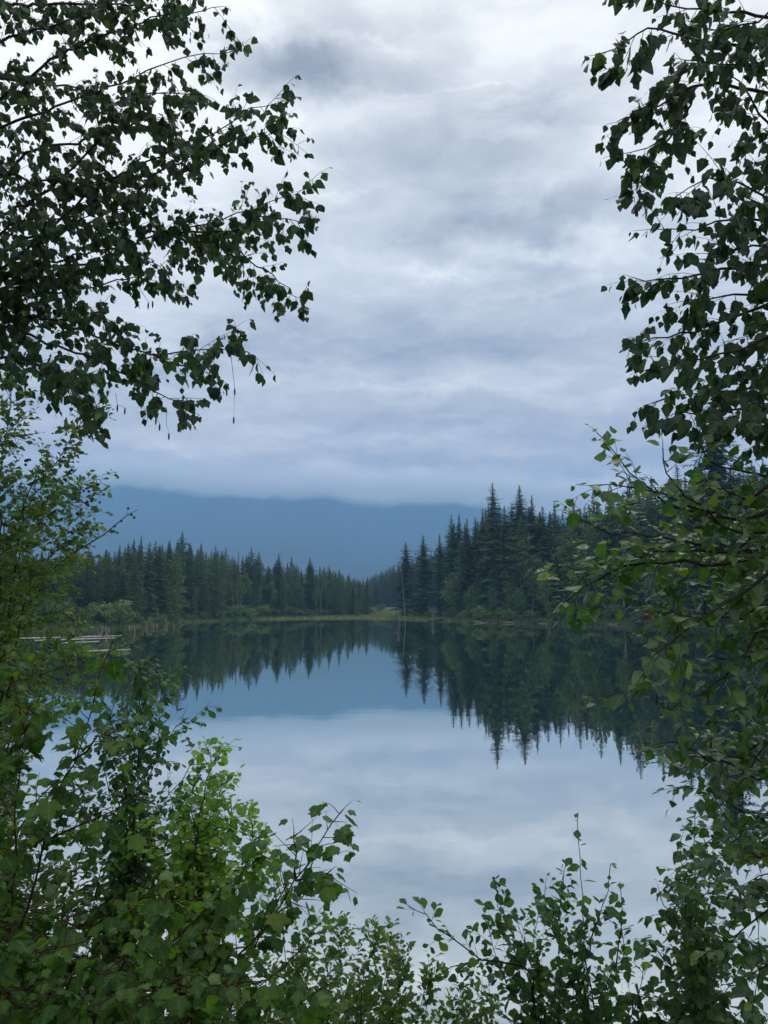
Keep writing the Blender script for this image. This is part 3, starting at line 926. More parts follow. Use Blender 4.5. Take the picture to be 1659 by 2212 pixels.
for (bx, tx, ty, D) in ((463, 465, 1240, 152), (505, 500, 1252, 148), (512, 514, 1245, 150), (617, 617, 1280, 160), (690, 697, 1255, 168)):
    s_ = snag(bx, 1320, tx, ty, behind_shore(bx, 3)[1], 0.15, {463: 'bleached standing trunk left of the twin white ones', 505: 'white crooked trunk, left of the twin white ones', 512: 'white straight trunk, right of the twin white ones', 617: 'thin pale trunk standing alone under the broad dark spruce', 690: 'pale slanting trunk near the end of the left forest'}[bx])

# driftwood, rocks and roots along the waterline on the right
def log_obj(name, a, b, r0, mat, label, cat, group=None, seed=0, sides=7):
    rs = random.Random(seed)
    mid = (a + b) * 0.5
    m_ = MB()
    pts = [a - mid + (b - a) * q + Vector((0, rs.uniform(-.05, .05), rs.uniform(-.02, .03))) for q in (0, .25, .5, .75, 1)]
    m_.tube(pts, [r0 * .8, r0, r0 * .95, r0 * .85, r0 * .6], sides)
    for i in range(2):
        q = rs.uniform(0.2, 0.8); c = a - mid + (b - a) * q
        m_.tube([c, c + Vector((rs.uniform(-.3, .3), rs.uniform(-.2, .2), rs.uniform(0.12, 0.4)))], [r0 * .35, r0 * .12], 4)
    o = link(name, m_.mesh(name, mat, True), None, mid)
    return tag(o, label, cat, group)

for i in range(70):
    px = R.uniform(1000, 1740)
    x, y = behind_shore(px, R.uniform(-0.9, 1.2))
    L = R.uniform(1.0, 3.6); a = R.gauss(0, 0.35)
    z = max(0.02, gz(x, y)) + R.uniform(0.02, 0.42)
    d = Vector((math.cos(a), math.sin(a) * 1.0, R.gauss(0, 0.06))) * L * 0.5
    c = Vector((x, y, z))
    pale = R.random() < 0.3
    log_obj('driftwood_log', c - d, c + d, R.uniform(0.07, 0.2), M_drift if pale else M_dark_drift,
            'pale weathered driftwood log on the right waterline' if pale else 'dark wet driftwood log on the right waterline', 'log', 'pale driftwood on the right waterline' if pale else 'dark driftwood on the right waterline', i)
c = on_plane(985, 1338, 0.4)
log_obj('fallen_log', on_plane(925, 1341, 0.12), on_plane(985, 1335, 0.3), 0.16, M_dark_drift, 'long dark fallen log lying in the marsh grass at the tip of the point', 'log', None, 5)

def rock_mesh(seed):
    rs = random.Random(seed)
    V, F = [], []
    nu, nv = 8, 5
    V.append((0, 0, 0.5))
    for i in range(1, nv):
        th = math.pi * i / nv
        for j in range(nu):
            ph = 6.283 * j / nu
            k = rs.uniform(0.75, 1.15)
            V.append((math.cos(ph) * math.sin(th) * k, math.sin(ph) * math.sin(th) * k * 0.8, math.cos(th) * 0.55 * k))
    V.append((0, 0, -0.5))
    for j in range(nu): F.append([0, 1 + j, 1 + (j + 1) % nu])
    for i in range(nv - 2):
        for j in range(nu):
            a_ = 1 + i * nu + j; b_ = 1 + i * nu + (j + 1) % nu
            F.append([a_, a_ + nu, b_ + nu, b_])
    l = len(V) - 1; o_ = 1 + (nv - 2) * nu
    for j in range(nu): F.append([l, o_ + (j + 1) % nu, o_ + j])
    return mesh('shore_rock', np.array(V), F, M_rock)
ROCKS = [rock_mesh(i) for i in range(4)]
for i in range(60):
    px = R.uniform(1050, 1740) if i < 50 else R.uniform(300, 440)
    x, y = behind_shore(px, R.uniform(-0.4, 1.0))
    o = link('shore_rock', R.choice(ROCKS), None, (x, y, max(0, gz(x, y)) + 0.02))
    s = R.uniform(0.15, 0.45)
    o.scale = (s * R.uniform(1, 1.7), s, s * R.uniform(0.6, 1)); o.rotation_euler = (0, 0, R.uniform(0, 6.28))
    tag(o, 'grey rock at the right waterline below the forest' if i < 50 else 'grey rock at the left waterline by the dead stubs', 'rock', 'rocks on the right waterline' if i < 50 else 'rocks on the left waterline')

# drowned stubs at the left, and pale log shapes imitating sky glints there
FLOAT = [((38, 1378.5), (175, 1375.5), 0.038, 'farthest pale strip modelling a sky glint at the left, its outer end hidden by leaves'),
         ((150, 1375.8), (262, 1372.5), 0.038, 'pale strip modelling a sky glint reaching farthest right among the drowned stubs'),
         ((75, 1383), (250, 1377.5), 0.038, 'long pale strip modelling a sky glint in the middle of the row'),
         ((110, 1389), (215, 1385), 0.038, 'second nearest pale strip modelling a sky glint, level with the drowned stubs'),
         ((172, 1406), (283, 1402.5), 0.03, 'thin pale strip modelling a sky glint nearest the camera, apart from the others')]
for i, (a_, b_, r0, lab) in enumerate(FLOAT):
    log_obj('sky_glint_strip', on_plane(*a_, r0 * 0.4), on_plane(*b_, r0 * 0.4), r0, M_sky_glint, lab, 'log', 'strips modelling sky glints at the left', 100 + i)
for i in range(64):
    px = R.choice([R.uniform(120, 250), R.uniform(210, 340), R.uniform(300, 400)])
    far_ = shore_y(px) + 2
    py = R.uniform(far_, far_ + (18 if px < 300 else 7))
    p_ = on_plane(px, py)
    hgt = R.uniform(0.25, 0.9)
    m_ = MB()
    lean = Vector((R.gauss(0, .12), R.gauss(0, .12), 1)) * hgt
    r0 = R.uniform(0.05, 0.12)
    m_.tube([Vector((0, 0, -0.5)), lean * 0.5, lean], [r0, r0 * .9, r0 * .55], 6)
    pale = R.random() < 0.4
    tag(link('drowned_stub', m_.mesh('drowned_stub', M_drift if pale else M_dark_drift, True), None, (p_.x, p_.y, 0)),
        'grey drowned tree stub standing in the shallows at the left' if pale else 'dark drowned tree stub standing in the shallows at the left', 'stump', 'grey drowned stubs at the left' if pale else 'dark drowned stubs at the left')

# grasses nobody could count
def grass_patch(name, spots, hgt, wid, mat, label, per=5, seed=1):
    rs = random.Random(seed)
    V, F, T = [], [], []
    for (x, y, z) in spots:
        tt = rs.random()
        for k in range(per):
            a = rs.uniform(0, 6.28); h_ = hgt * rs.uniform(0.5, 1.2); ww = wid * rs.uniform(0.6, 1.3)
            dx, dy = math.cos(a) * ww, math.sin(a) * ww
            ox, oy = rs.gauss(0, wid * 2), rs.gauss(0, wid * 2)
            lx, ly = rs.gauss(0, h_ * 0.3), rs.gauss(0, h_ * 0.3)
            b = len(V)
            V += [(x + ox - dx, y + oy - dy, z - 0.05), (x + ox + dx, y + oy + dy, z - 0.05), (x + ox + lx, y + oy + ly, z + h_)]
            F.append([b, b + 1, b + 2]); T += [tt] * 3
    return tag(link(name, mesh(name, np.array(V), F, mat, False, T)), label, kind='stuff')

def scatter_land(n, px0, px1, b0, b1, seed):
    rs = random.Random(seed)
    P_ = []
    for _ in range(n):
        px = rs.uniform(px0, px1); P_.append(behind_shore(px, b0 + (b1 - b0) * rs.random() ** 1.3))
    A = np.array(P_); zz = ground_z(A[:, 0], A[:, 1])
    return [(A[i, 0], A[i, 1], zz[i]) for i in range(n)]

grass_patch('marsh_grass', scatter_land(9000, 560, 1000, -1.2, 70, 3), 0.42, 0.10, M_grass, 'pale yellow green marsh grass on the flat point', 4, 3)
grass_patch('meadow_grass', scatter_land(9000, 740, 905, 30, 196, 13), 0.5, 0.16, M_grass, 'pale green meadow grass between the marsh and the gravel track', 4, 13)
grass_patch('shore_grass', scatter_land(5000, -140, 560, -0.6, 7, 4), 0.5, 0.08, M_bush, 'low green grass along the left waterline', 4, 4)
grass_patch('forest_undergrowth', scatter_land(6000, 985, 1760, 0.6, 9, 5), 0.7, 0.13, M_bush, 'low leafy undergrowth below the right forest', 4, 5)
rs_ = random.Random(9)
pts_ = []
while len(pts_) < 5000:
    x, y = rs_.uniform(-9, 9), rs_.uniform(-1.5, 6.2)
    pts_.append((x, y))
A = np.array(pts_); zz = ground_z(A[:, 0], A[:, 1]); keep = lake_sd(A[:, 0], A[:, 1]) > -0.1
grass_patch('bank_grass', [(A[i, 0], A[i, 1], zz[i]) for i in range(len(A)) if keep[i]], 0.28, 0.012, M_bush, 'grass and low herbs on the near bank', 6, 6)

# ---------------------------------------------------------------- near leaves
def leaf_template(seed, n=8, width=0.42, peak=0.33, tip=0.95, serr=0.05, fold=0.16, curl=-0.12, pet=0.3, rise=0.42):
    r = random.Random(seed)
    V, F = [], []
    V += [(-0.012, 0, 0), (0.012, 0, 0), (0.010, pet, 0.0), (-0.010, pet, 0.0)]
    F.append([0, 1, 2, 3])
    tw = r.uniform(-0.25, 0.25)
    for i in range(n + 1):
        y = i / n
        f = (y / peak) ** rise if y < peak else ((1 - y) / (1 - peak)) ** tip
        wl = width * f * (1 + (serr if i % 2 else -serr) + r.uniform(-.03, .03))
        wr = width * f * (1 + (serr if i % 2 else -serr) + r.uniform(-.03, .03))
        zc_ = curl * y * y + 0.02 * math.sin(y * 9 + seed)
        back = -0.03 if i % 2 else 0.02
        V += [(-wl, pet + y + back * (0 < i < n), zc_ + fold * wl + tw * wl * y), (0.04 * math.sin(y * 3) * tw, pet + y, zc_), (wr, pet + y + back * (0 < i < n), zc_ + fold * wr - tw * wr * y)]
    for i in range(n):
        b = 4 + i * 3
        F.append([b, b + 1, b + 4, b + 3]); F.append([b + 1, b + 2, b + 5, b + 4])
    return np.array(V), F

MAPLE_HALF = [(0.02, 0.0), (0.14, -0.07), (0.31, -0.02), (0.33, 0.06), (0.47, 0.12), (0.43, 0.22), (0.60, 0.34), (0.54, 0.41), (0.60, 0.56), (0.46, 0.52), (0.42, 0.60), (0.31, 0.56), (0.33, 0.70), (0.24, 0.72), (0.22, 0.85), (0.11, 0.87), (0.0, 1.02)]
def maple_template(seed, pet=0.55):
    r = random.Random(seed)
    V, F = [], []
    V += [(-0.010, 0, 0), (0.010, 0, 0), (0.009, pet, 0.0), (-0.009, pet, 0.0)]
    F.append([0, 1, 2, 3])
    k = len(MAPLE_HALF)
    tw = r.uniform(-0.18, 0.18); fold = r.uniform(0.04, 0.20)
    ruf = [r.uniform(-0.03, 0.03) for _ in range(2 * k)]
    for i, (x, y) in enumerate(MAPLE_HALF):
        m_ = i / (k - 1)
        j1, j2 = r.uniform(.92, 1.08), r.uniform(.92, 1.08)
        z_ = -0.22 * max(0, y) ** 2
        V += [(-x * j1, pet + y, z_ + fold * x - 0.30 * x * x + tw * x + ruf[i]), (0, pet + m_, -0.22 * m_ * m_), (x * j2, pet + y, z_ + fold * x - 0.30 * x * x - tw * x + ruf[k + i])]
    for i in range(k - 1):
        b = 4 + i * 3
        F.append([b, b + 1, b + 4, b + 3]); F.append([b + 1, b + 2, b + 5, b + 4])
    return np.array(V), F

T_BIRCH = [leaf_template(i, 9, 0.44, 0.36, 0.78, 0.045, 0.12 + 0.05 * (i % 3), -0.10 - 0.06 * (i % 2)) for i in range(5)]
T_OVAL = [leaf_template(20 + i, 6, 0.31, 0.50, 0.75, 0.05, 0.22, -0.18, 0.22, 0.75) for i in range(4)]
T_ROUND = [leaf_template(30 + i, 7, 0.38, 0.58, 0.55, 0.05, 0.16, -0.14, 0.25, 0.75) for i in range(4)]
T_MAPLE = [maple_template(40 + i) for i in range(5)]

def rib_of(n):
    v = np.ones(n)
    v[:4] = 0.0
    v[5::3] = 0.0
    return v

def frame(t_, n_):
    t_ = t_.normalized()
    n_ = (n_ - t_ * n_.dot(t_))
    if n_.length < 1e-4: n_ = Vector((0.3, 0.2, 1)) - t_ * t_.dot(Vector((0.3, 0.2, 1)))
    n_.normalize()
    x_ = t_.cross(n_)
    return x_, t_, n_

class Plant:
    def __init__(self, name, label, cat, base, seed, templates, leaf_names, mats, twig_mat, size, group=None, height_px=None):
        self.r = random.Random(seed)
        self.name, self.label, self.cat, self.base = name, label, cat, Vector(base)
        self.templates, self.mats, self.twig_mat, self.size = templates, mats, twig_mat, size
        self.leaves, self.twigs, self.branches, self.trunks = [], [], [], []
        self.extra = []
        self.dens = 1.0
        self.meshes = None
        self.group = group
    # -- orientation styles
    def leaf(self, p, twig_dir, style, size):
        r = self.r
        rnd = Vector((r.gauss(0, 1), r.gauss(0, 1), r.gauss(0, 1)))
        if style == 'hang':
            t_ = Vector((0, 0, -0.9)) + twig_dir * 0.45 + rnd * 0.32
            n_ = Vector((r.gauss(0, 1), -0.75 + r.gauss(0, 0.7), r.gauss(0.25, 0.4)))
        elif style == 'flat':
            side = Vector((-twig_dir.y, twig_dir.x, 0)) * r.choice((-1, 1))
            t_ = twig_dir * 0.5 + side * 0.8 + rnd * 0.35 + Vector((0, 0, -0.28))
            n_ = Vector((0, -0.15, 1)) + rnd * 0.38
        elif style == 'droop':
            side = Vector((r.gauss(0, 1), r.gauss(0, 1), 0)).normalized()
            t_ = twig_dir * 0.35 + side * 0.75 + Vector((0, 0, -0.62)) + rnd * 0.25
            n_ = Vector((0, -0.16, 1)) + side * 0.42 + rnd * 0.32
        else:                                    # 'up'
            side = Vector((r.gauss(0, 1), r.gauss(0, 1), 0)).normalized()
            t_ = twig_dir * 0.7 + side * 0.8 + Vector((0, 0, 0.15)) + rnd * 0.25
            n_ = twig_dir * 0.8 - side * 0.3 + Vector((0, -0.2, 0.5)) + rnd * 0.3
        self.leaves.append((Vector(p), t_, n_, size * r.uniform(0.60, 1.24), r.randrange(len(self.templates))))
    def twig(self, p0, d, L, gap, style, droop, size, r0=0.0016, bare=0.12, sub=0):
        r = self.r
        n = max(3, int(L / 0.05))
        pts = [Vector(p0)]
        d = d.normalized()
        wig = Vector((r.gauss(0, 1), r.gauss(0, 1), r.gauss(0, 1))) * 0.16
        for i in range(n):
            q = i / n
            d = (d + Vector((0, 0, -droop)) * 0.22 * (0.5 + q) + wig * 0.35 + Vector((r.gauss(0, 1), r.gauss(0, 1), r.gauss(0, 1))) * 0.07).normalized()
            pts.append(pts[-1] + d * (L / n))
        self.twigs.append((pts, r0))
        s = bare * L
        while s <= L:
            i = min(n - 1, int(s / L * n))
            f = s / L * n - i
            p = pts[i] + (pts[i + 1] - pts[i]) * f
            td = (pts[i + 1] - pts[i]).normalized()
            sz = size * (1.0 - 0.42 * (s / L) ** 3)
            k = r.choice((1, 2, 2, 3)) if style == 'hang' else 1        # birch carries two or three leaves on a short spur
            for _ in range(k): self.leaf(p, td, style, sz)
            s += gap * r.uniform(0.65, 1.35) * (1.85 if style == 'hang' else 1)
        self.leaf(pts[-1], (pts[-1] - pts[-2]).normalized(), style, size * 0.6)
        if sub:
            for _ in range(sub):
                i = r.randrange(1, n)
                dd = (pts[i + 1] - pts[i]).normalized()
                dd = (dd + Vector((r.gauss(0, 1), r.gauss(0, 1), r.gauss(0, 1))) * 0.8).normalized()
                self.twig(pts[i], dd, L * r.uniform(0.35, 0.6), gap, style, droop, size, r0 * 0.7, bare)
        return pts
    def branch(self, px_pts, r0, every, tl, gap, style, droop=0.5, size=None, start=0.1, spread=0.8, sub=0, depth_jit=0.0, end_leaf=True, world=None, vert=0.0, r_end=None):
        """a limb through photograph columns/rows at real distances (px, py, metres), with leafy twigs along it"""
        r = self.r
        size = size or self.size
        every = every / self.dens
        if world is not None:
            P_ = [Vector(p) for p in world]
        else:
            P_ = [at(*p) for p in px_pts]
        # resample with a smooth spline
        pts = []
        k = len(P_)
        for i in range(k - 1):
            p0, p1, p2, p3 = P_[max(0, i - 1)], P_[i], P_[i + 1], P_[min(k - 1, i + 2)]
            m_ = max(2, int((p2 - p1).length / 0.07))
            for j in range(m_):
                u = j / m_
                pts.append(0.5 * ((2 * p1) + (p2 - p0) * u + (2 * p0 - 5 * p1 + 4 * p2 - p3) * u * u + (3 * p1 - p0 - 3 * p2 + p3) * u ** 3))
        pts.append(P_[-1])
        for i in range(1, len(pts) - 1):
            pts[i] = pts[i] + Vector((r.gauss(0, 1), r.gauss(0, 1), r.gauss(0, 1))) * 0.006
        tot = sum((pts[i + 1] - pts[i]).length for i in range(len(pts) - 1))
        rad = [max(r_end or 0.0018, r0 * (1 - 0.9 * i / (len(pts) - 1))) for i in range(len(pts))]
        self.branches.append((pts, rad))
        s, nxt = 0.0, start * tot
        for i in range(len(pts) - 1):
            seg = pts[i + 1] - pts[i]
            L = seg.length
            while nxt <= s + L:
                p = pts[i] + seg * ((nxt - s) / max(L, 1e-6))
                d = seg.normalized()
                rnd = Vector((r.gauss(0, 1), r.gauss(0, 0.8), r.gauss(0, 1) + vert))
                rnd = rnd - d * rnd.dot(d)
                rnd.normalize()
                dd = d * r.uniform(0.35, 0.9) + rnd * spread
                q = nxt / tot
                self.twig(p, dd, tl * r.uniform(0.55, 1.25) * (1.0 - 0.45 * q), gap, style, droop, size, sub=sub)
                nxt += every * r.uniform(0.6, 1.4)
            s += L
        if end_leaf:
            e = (pts[-1] - pts[-2]).normalized()
            self.twig(pts[-1], e, tl * 0.28, gap * 0.8, style, droop * 0.5, size * 0.8)
        return pts
    def shoot(self, px_pts, gap, style, r0=0.005, size=None):
        """a straight leafy shoot, leaves set directly on the stem"""
        size = size or self.size
        n0 = len(self.leaves)
        pts = self.branch(px_pts, r0, 1e9, 0.1, 0.05, style, 0, size, start=2.0, end_leaf=False)
        nxt, s = gap, 0.0
        tot = sum((pts[i + 1] - pts[i]).length for i in range(len(pts) - 1))
        for i in range(len(pts) - 1):
            seg = pts[i + 1] - pts[i]
            d = seg.normalized()
            while nxt <= s + seg.length:
                p = pts[i] + seg * ((nxt - s) / seg.length)
                self.leaf(p, d, style, size * (1 - 0.25 * nxt / tot))
                nxt += gap * self.r.uniform(0.6, 1.4)
            s += seg.length
        self.leaf(pts[-1], d, style, size * 0.8)
    def trunk(self, pts, rad, mat):
        self.trunks.append((pts, rad, mat))
    def build(self, individual=300):
        B = self.base
        root = empty(self.name, B)
        tag(root, self.label, self.cat, self.group)
        self.root = root
        for pts, rad, mat in self.trunks:
            m_ = MB(); m_.tube([p - B for p in pts], rad, 10)
            link('trunk', m_.mesh('trunk', mat, True), root)
        for pts, rad in self.branches:
            m_ = MB(); m_.tube([p - B for p in pts], rad, 5)
            link('branch', m_.mesh('branch', self.twig_mat, True), root)
        m_ = MB()
        for pts, r0 in self.twigs:
            k = len(pts)
            m_.tube([p - B for p in pts], [r0 * (1 - 0.65 * i / (k - 1)) for i in range(k)], 3, cap=False)
        if self.twigs:
            tag(link('twigs', m_.mesh('twigs', self.twig_mat), root), kind='stuff')
        # the leaves that show largest in the photograph are objects, the rest one mass
        rank = []
        for i, (p, t_, n_, s, k) in enumerate(self.leaves):
            rel = p - Vector((0, 0, CAM_Z))
            cp, sp = math.cos(PITCH), math.sin(PITCH)
            fz = rel.y * cp + rel.z * sp
            up_ = -rel.y * sp + rel.z * cp
            ok = fz > 0.3 and abs(rel.x / fz) < 0.52 and abs(up_ / fz) < 0.68
            rank.append((0 if ok else 1, fz / s * (0.9 + 0.2 * self.r.random()), i))
        rank.sort()
        single = set(i for _, _, i in rank[:individual])
        tm_ = [mesh('leaf_blade', V_, F_, self.mats[0], True, None, rib_of(len(V_))) for V_, F_ in self.templates]
        Vs, Fs, Ts, Rs, off = [], [], [], [], 0
        for i, (p, t_, n_, s, k) in enumerate(self.leaves):
            x_, y_, z_ = frame(t_, n_)
            if i in single:
                o = bpy.data.objects.new('leaf', tm_[k])
                o.matrix_local = Matrix(((x_.x * s, y_.x * s, z_.x * s, p.x - B.x), (x_.y * s, y_.y * s, z_.y * s, p.y - B.y), (x_.z * s, y_.z * s, z_.z * s, p.z - B.z), (0, 0, 0, 1)))
                o.parent = root
                COL.objects.link(o)
            else:
                V_, F_ = self.templates[k]
                M3 = np.array([[x_.x, y_.x, z_.x], [x_.y, y_.y, z_.y], [x_.z, y_.z, z_.z]]) * s
                Vs.append(V_ @ M3.T + np.array(p - B))
                Fs += [[a_ + off for a_ in f] for f in F_]
                Ts.append(np.full(len(V_), self.r.random()))
                Rs.append(rib_of(len(V_)))
                off += len(V_)
        if Vs:
            tag(link('foliage', mesh('foliage', np.concatenate(Vs), Fs, self.mats[1], True, np.concatenate(Ts), np.concatenate(Rs)), root), kind='stuff')
        return root

def two(name, *a, **k):
    return (leaf_material(name + '_single', *a, True, **k), leaf_material(name + '_mass', *a, False, **k))
ML_BIRCH = two('birch_leaf', (0.015, 0.036, 0.024), (0.025, 0.057, 0.031), (0.042, 0.088, 0.034), (0.09, 0.14, 0.03), trans=0.34)
ML_BIRCH2 = two('young_birch_leaf', (0.024, 0.062, 0.018), (0.044, 0.105, 0.026), (0.078, 0.160, 0.032), (0.20, 0.25, 0.03), rough=0.34, spec=0.7)
ML_BERRY = two('berry_shrub_leaf', (0.036, 0.078, 0.026), (0.066, 0.125, 0.036), (0.115, 0.180, 0.048), (0.22, 0.22, 0.04))
ML_MAPLE = two('maple_leaf', (0.024, 0.070, 0.014), (0.046, 0.112, 0.018), (0.085, 0.165, 0.024), (0.14, 0.19, 0.03))
ML_DARK = two('dark_shrub_leaf', (0.024, 0.066, 0.026), (0.040, 0.098, 0.034), (0.066, 0.145, 0.040), (0.09, 0.17, 0.03))
ML_BRIGHT = two('bright_shrub_leaf', (0.085, 0.180, 0.034), (0.145, 0.270, 0.046), (0.22, 0.36, 0.060), (0.30, 0.36, 0.05))
ML_LOW = two('low_shrub_leaf', (0.050, 0.100, 0.032), (0.088, 0.155, 0.044), (0.145, 0.220, 0.058), (0.26, 0.24, 0.05))
ML_ALDER = two('alder_leaf', (0.026, 0.064, 0.026), (0.044, 0.098, 0.032), (0.078, 0.145, 0.038), (0.15, 0.18, 0.04))

def base_on_bank(x, y):
    return Vector((x, y, gz(x, y)))

# ---------------------------------------------------------------- big birch at the left
b0 = base_on_bank(-3.35, 4.0)
pl = Plant('birch_tree', 'large birch with hanging leafy boughs over the upper left of the lake view', 'tree', b0, 101, T_BIRCH, None, ML_BIRCH, M_twig, 0.053)
pl.dens = 2.05
tx = lambda z_: Vector((-3.35 + 0.06 * math.sin(z_ * 0.7), 4.0 + 0.1 * math.sin(z_ * 0.5), z_))
pl.trunk([tx(b0.z - 0.3), tx(2), tx(4), tx(6), tx(8.5), tx(11)], [0.16, 0.14, 0.12, 0.09, 0.06, 0.02], M_birch_bark)
LB = [[(-60, 240), (110, 130), (190, 90), (330, 40), (470, 15)], [(-60, 110), (150, 40), (300, -30)], [(-60, 300), (120, 230), (260, 180), (400, 120), (500, 112)],
      [(-60, 480), (60, 440), (160, 360), (250, 260), (330, 200), (425, 205)], [(-60, 600), (60, 540), (200, 410), (320, 350), (430, 300), (540, 240), (600, 222)],
      [(200, 410), (350, 370), (480, 310), (615, 278)], [(-60, 700), (80, 590), (230, 560), (330, 510), (450, 480), (570, 440), (655, 408)],
      [(330, 500), (480, 500), (580, 470), (665, 484)], [(450, 480), (530, 550), (600, 610), (655, 655)], [(-60, 640), (70, 640), (200, 620), (290, 600), (365, 632)],
      [(-60, 690), (100, 690), (230, 735), (330, 765), (450, 752), (535, 760)], [(-60, 700), (100, 740), (250, 800), (330, 840), (415, 890)],
      [(-60, 540), (40, 480), (180, 470), (300, 440)], [(-60, 380), (80, 390), (220, 400), (320, 420)], [(-60, 620), (120, 560), (260, 540), (350, 580)],
      [(330, 765), (400, 790), (470, 815)], [(-60, 780), (60, 780), (140, 820), (215, 880)], [(-60, 170), (80, 180), (200, 200), (300, 260)], [(-60, 20), (100, 10), (260, 10), (400, 40)],
      [(-60, 420), (60, 330), (200, 300), (320, 260), (420, 320)], [(-60, 560), (100, 500), (260, 480), (400, 520), (480, 560)], [(-60, 640), (100, 600), (180, 670), (260, 700)]]
for i, L_ in enumerate(LB):
    d0, d1 = pl.r.uniform(3.7, 4.5), pl.r.uniform(3.1, 4.0)
    n_ = len(L_)
    edge = L_[0][0] < 0
    pts = [(a_[0], a_[1], d0 + (d1 - d0) * j / (n_ - 1)) for j, a_ in enumerate(L_)]
    if edge:
        p_first = at(*pts[0])
        root_p = tx(max(1.5, p_first.z - 0.35 * max(0.2, (p_first.x + 3.35))))
        pl.branch(None, 0.015, 0.105, 0.29, 0.034, 'hang', 0.5, start=0.12, spread=0.75, sub=1, world=[root_p] + [at(*q) for q in pts])
    else:
        pl.branch(pts, 0.008, 0.105, 0.26, 0.034, 'hang', 0.5, start=0.05, spread=0.75, sub=1)
# long bare hanging twigs with catkins
CAT = MB(); CAT.tube([(0, 0, 0), (0, 0, -0.012), (0, 0, -0.026), (0, 0, -0.036)], [0.0015, 0.0042, 0.004, 0.001], 5)
def catkins(plant, spots, dep):
    cm = CAT.mesh('catkin', M_twig, True)
    for (a_, b_, c_, d_) in spots:
        p0 = at(a_, b_, dep); p1 = at(c_, d_, dep)
        mid = (p0 + p1) / 2 + Vector((plant.r.gauss(0, .02), plant.r.gauss(0, .02), -0.02))
        plant.twigs.append(([p0, mid, p1], 0.0016))
        plant.extra.append((cm, p1))
        if plant.r.random() < 0.6: plant.extra.append((cm, mid))
catkins(pl, [(498, 760, 505, 900), (470, 800, 490, 840), (215, 840, 222, 900), (250, 850, 270, 880), (360, 880, 365, 935), (330, 870, 345, 915), (180, 820, 190, 870), (400, 300, 420, 380), (520, 560, 535, 600), (300, 620, 330, 650)], 3.5)
root = pl.build()
for cm, p_ in pl.extra: link('catkin', cm, root, p_ - pl.base)

# ---------------------------------------------------------------- big birch at the right
b0 = base_on_bank(2.45, 3.3)
pr = Plant('birch_tree', 'tall birch along the right edge, its dark boughs against the bright cloud', 'tree', b0, 202, T_BIRCH, None, ML_BIRCH, M_twig, 0.054)
pr.dens = 1.25
tx2 = lambda z_: Vector((2.45 - 0.05 * math.sin(z_ * 0.6), 3.3 + 0.08 * math.sin(z_ * 0.5), z_))
pr.trunk([tx2(b0.z - 0.3), tx2(2), tx2(4), tx2(6), tx2(8), tx2(10)], [0.14, 0.125, 0.10, 0.08, 0.05, 0.02], M_birch_bark)
RB = [[(1740, 1000), (1700, 950), (1650, 910), (1610, 905)], [(1740, 930), (1690, 900), (1640, 870)], [(1740, 60), (1600, 30), (1480, 20), (1370, -10)], [(1740, 120), (1600, 100), (1480, 80), (1400, 70), (1300, 115)], [(1740, 240), (1600, 190), (1500, 190), (1400, 235), (1335, 262)],
      [(1500, 190), (1470, 270), (1400, 320), (1330, 335)], [(1470, 270), (1420, 330), (1385, 380), (1380, 425)], [(1740, 440), (1640, 420), (1560, 390), (1460, 425)],
      [(1740, 520), (1600, 470), (1500, 500), (1405, 496)], [(1740, 590), (1620, 575), (1500, 595), (1420, 605), (1370, 600)], [(1740, 660), (1620, 670), (1500, 715), (1365, 735)],
      [(1740, 740), (1600, 755), (1480, 785), (1395, 800)], [(1740, 820), (1620, 840), (1500, 850), (1410, 870)], [(1740, 900), (1600, 890), (1500, 895), (1465, 890)],
      [(1740, 170), (1650, 150), (1560, 140), (1480, 130)], [(1740, 300), (1660, 270), (1600, 180), (1540, 130)], [(1740, 480), (1660, 450), (1600, 420)], [(1740, 700), (1650, 640), (1560, 640), (1480, 650)],
      [(1740, 20), (1640, 50), (1560, 60), (1500, 50)], [(1740, 540), (1680, 530), (1600, 540), (1520, 560)], [(1740, 780), (1680, 790), (1560, 820)],
      [(1740, 380), (1690, 330), (1670, 300)]]
for i, L_ in enumerate(RB):
    d0, d1 = pr.r.uniform(2.7, 3.4), pr.r.uniform(2.4, 2.9)
    n_ = len(L_)
    edge = L_[0][0] > 1700
    pts = [(a_[0], a_[1], d0 + (d1 - d0) * j / (n_ - 1)) for j, a_ in enumerate(L_)]
    if edge:
        p_first = at(*pts[0])
        root_p = tx2(max(1.5, p_first.z - 0.35 * max(0.2, 2.45 - p_first.x)))
        pr.branch(None, 0.015, 0.080, 0.27, 0.034, 'hang', 0.7, start=0.10, spread=0.75, sub=1, world=[root_p] + [at(*q) for q in pts])
    else:
        pr.branch(pts, 0.006, 0.080, 0.22, 0.034, 'hang', 0.7, start=0.05, spread=0.7, sub=1)
catkins(pr, [(1500, 900, 1508, 960), (1420, 890, 1424, 925), (1610, 330, 1600, 400), (1370, 425, 1376, 450)], 2.7)
root = pr.build()
for cm, p_ in pr.extra: link('catkin', cm, root, p_ - pr.base)

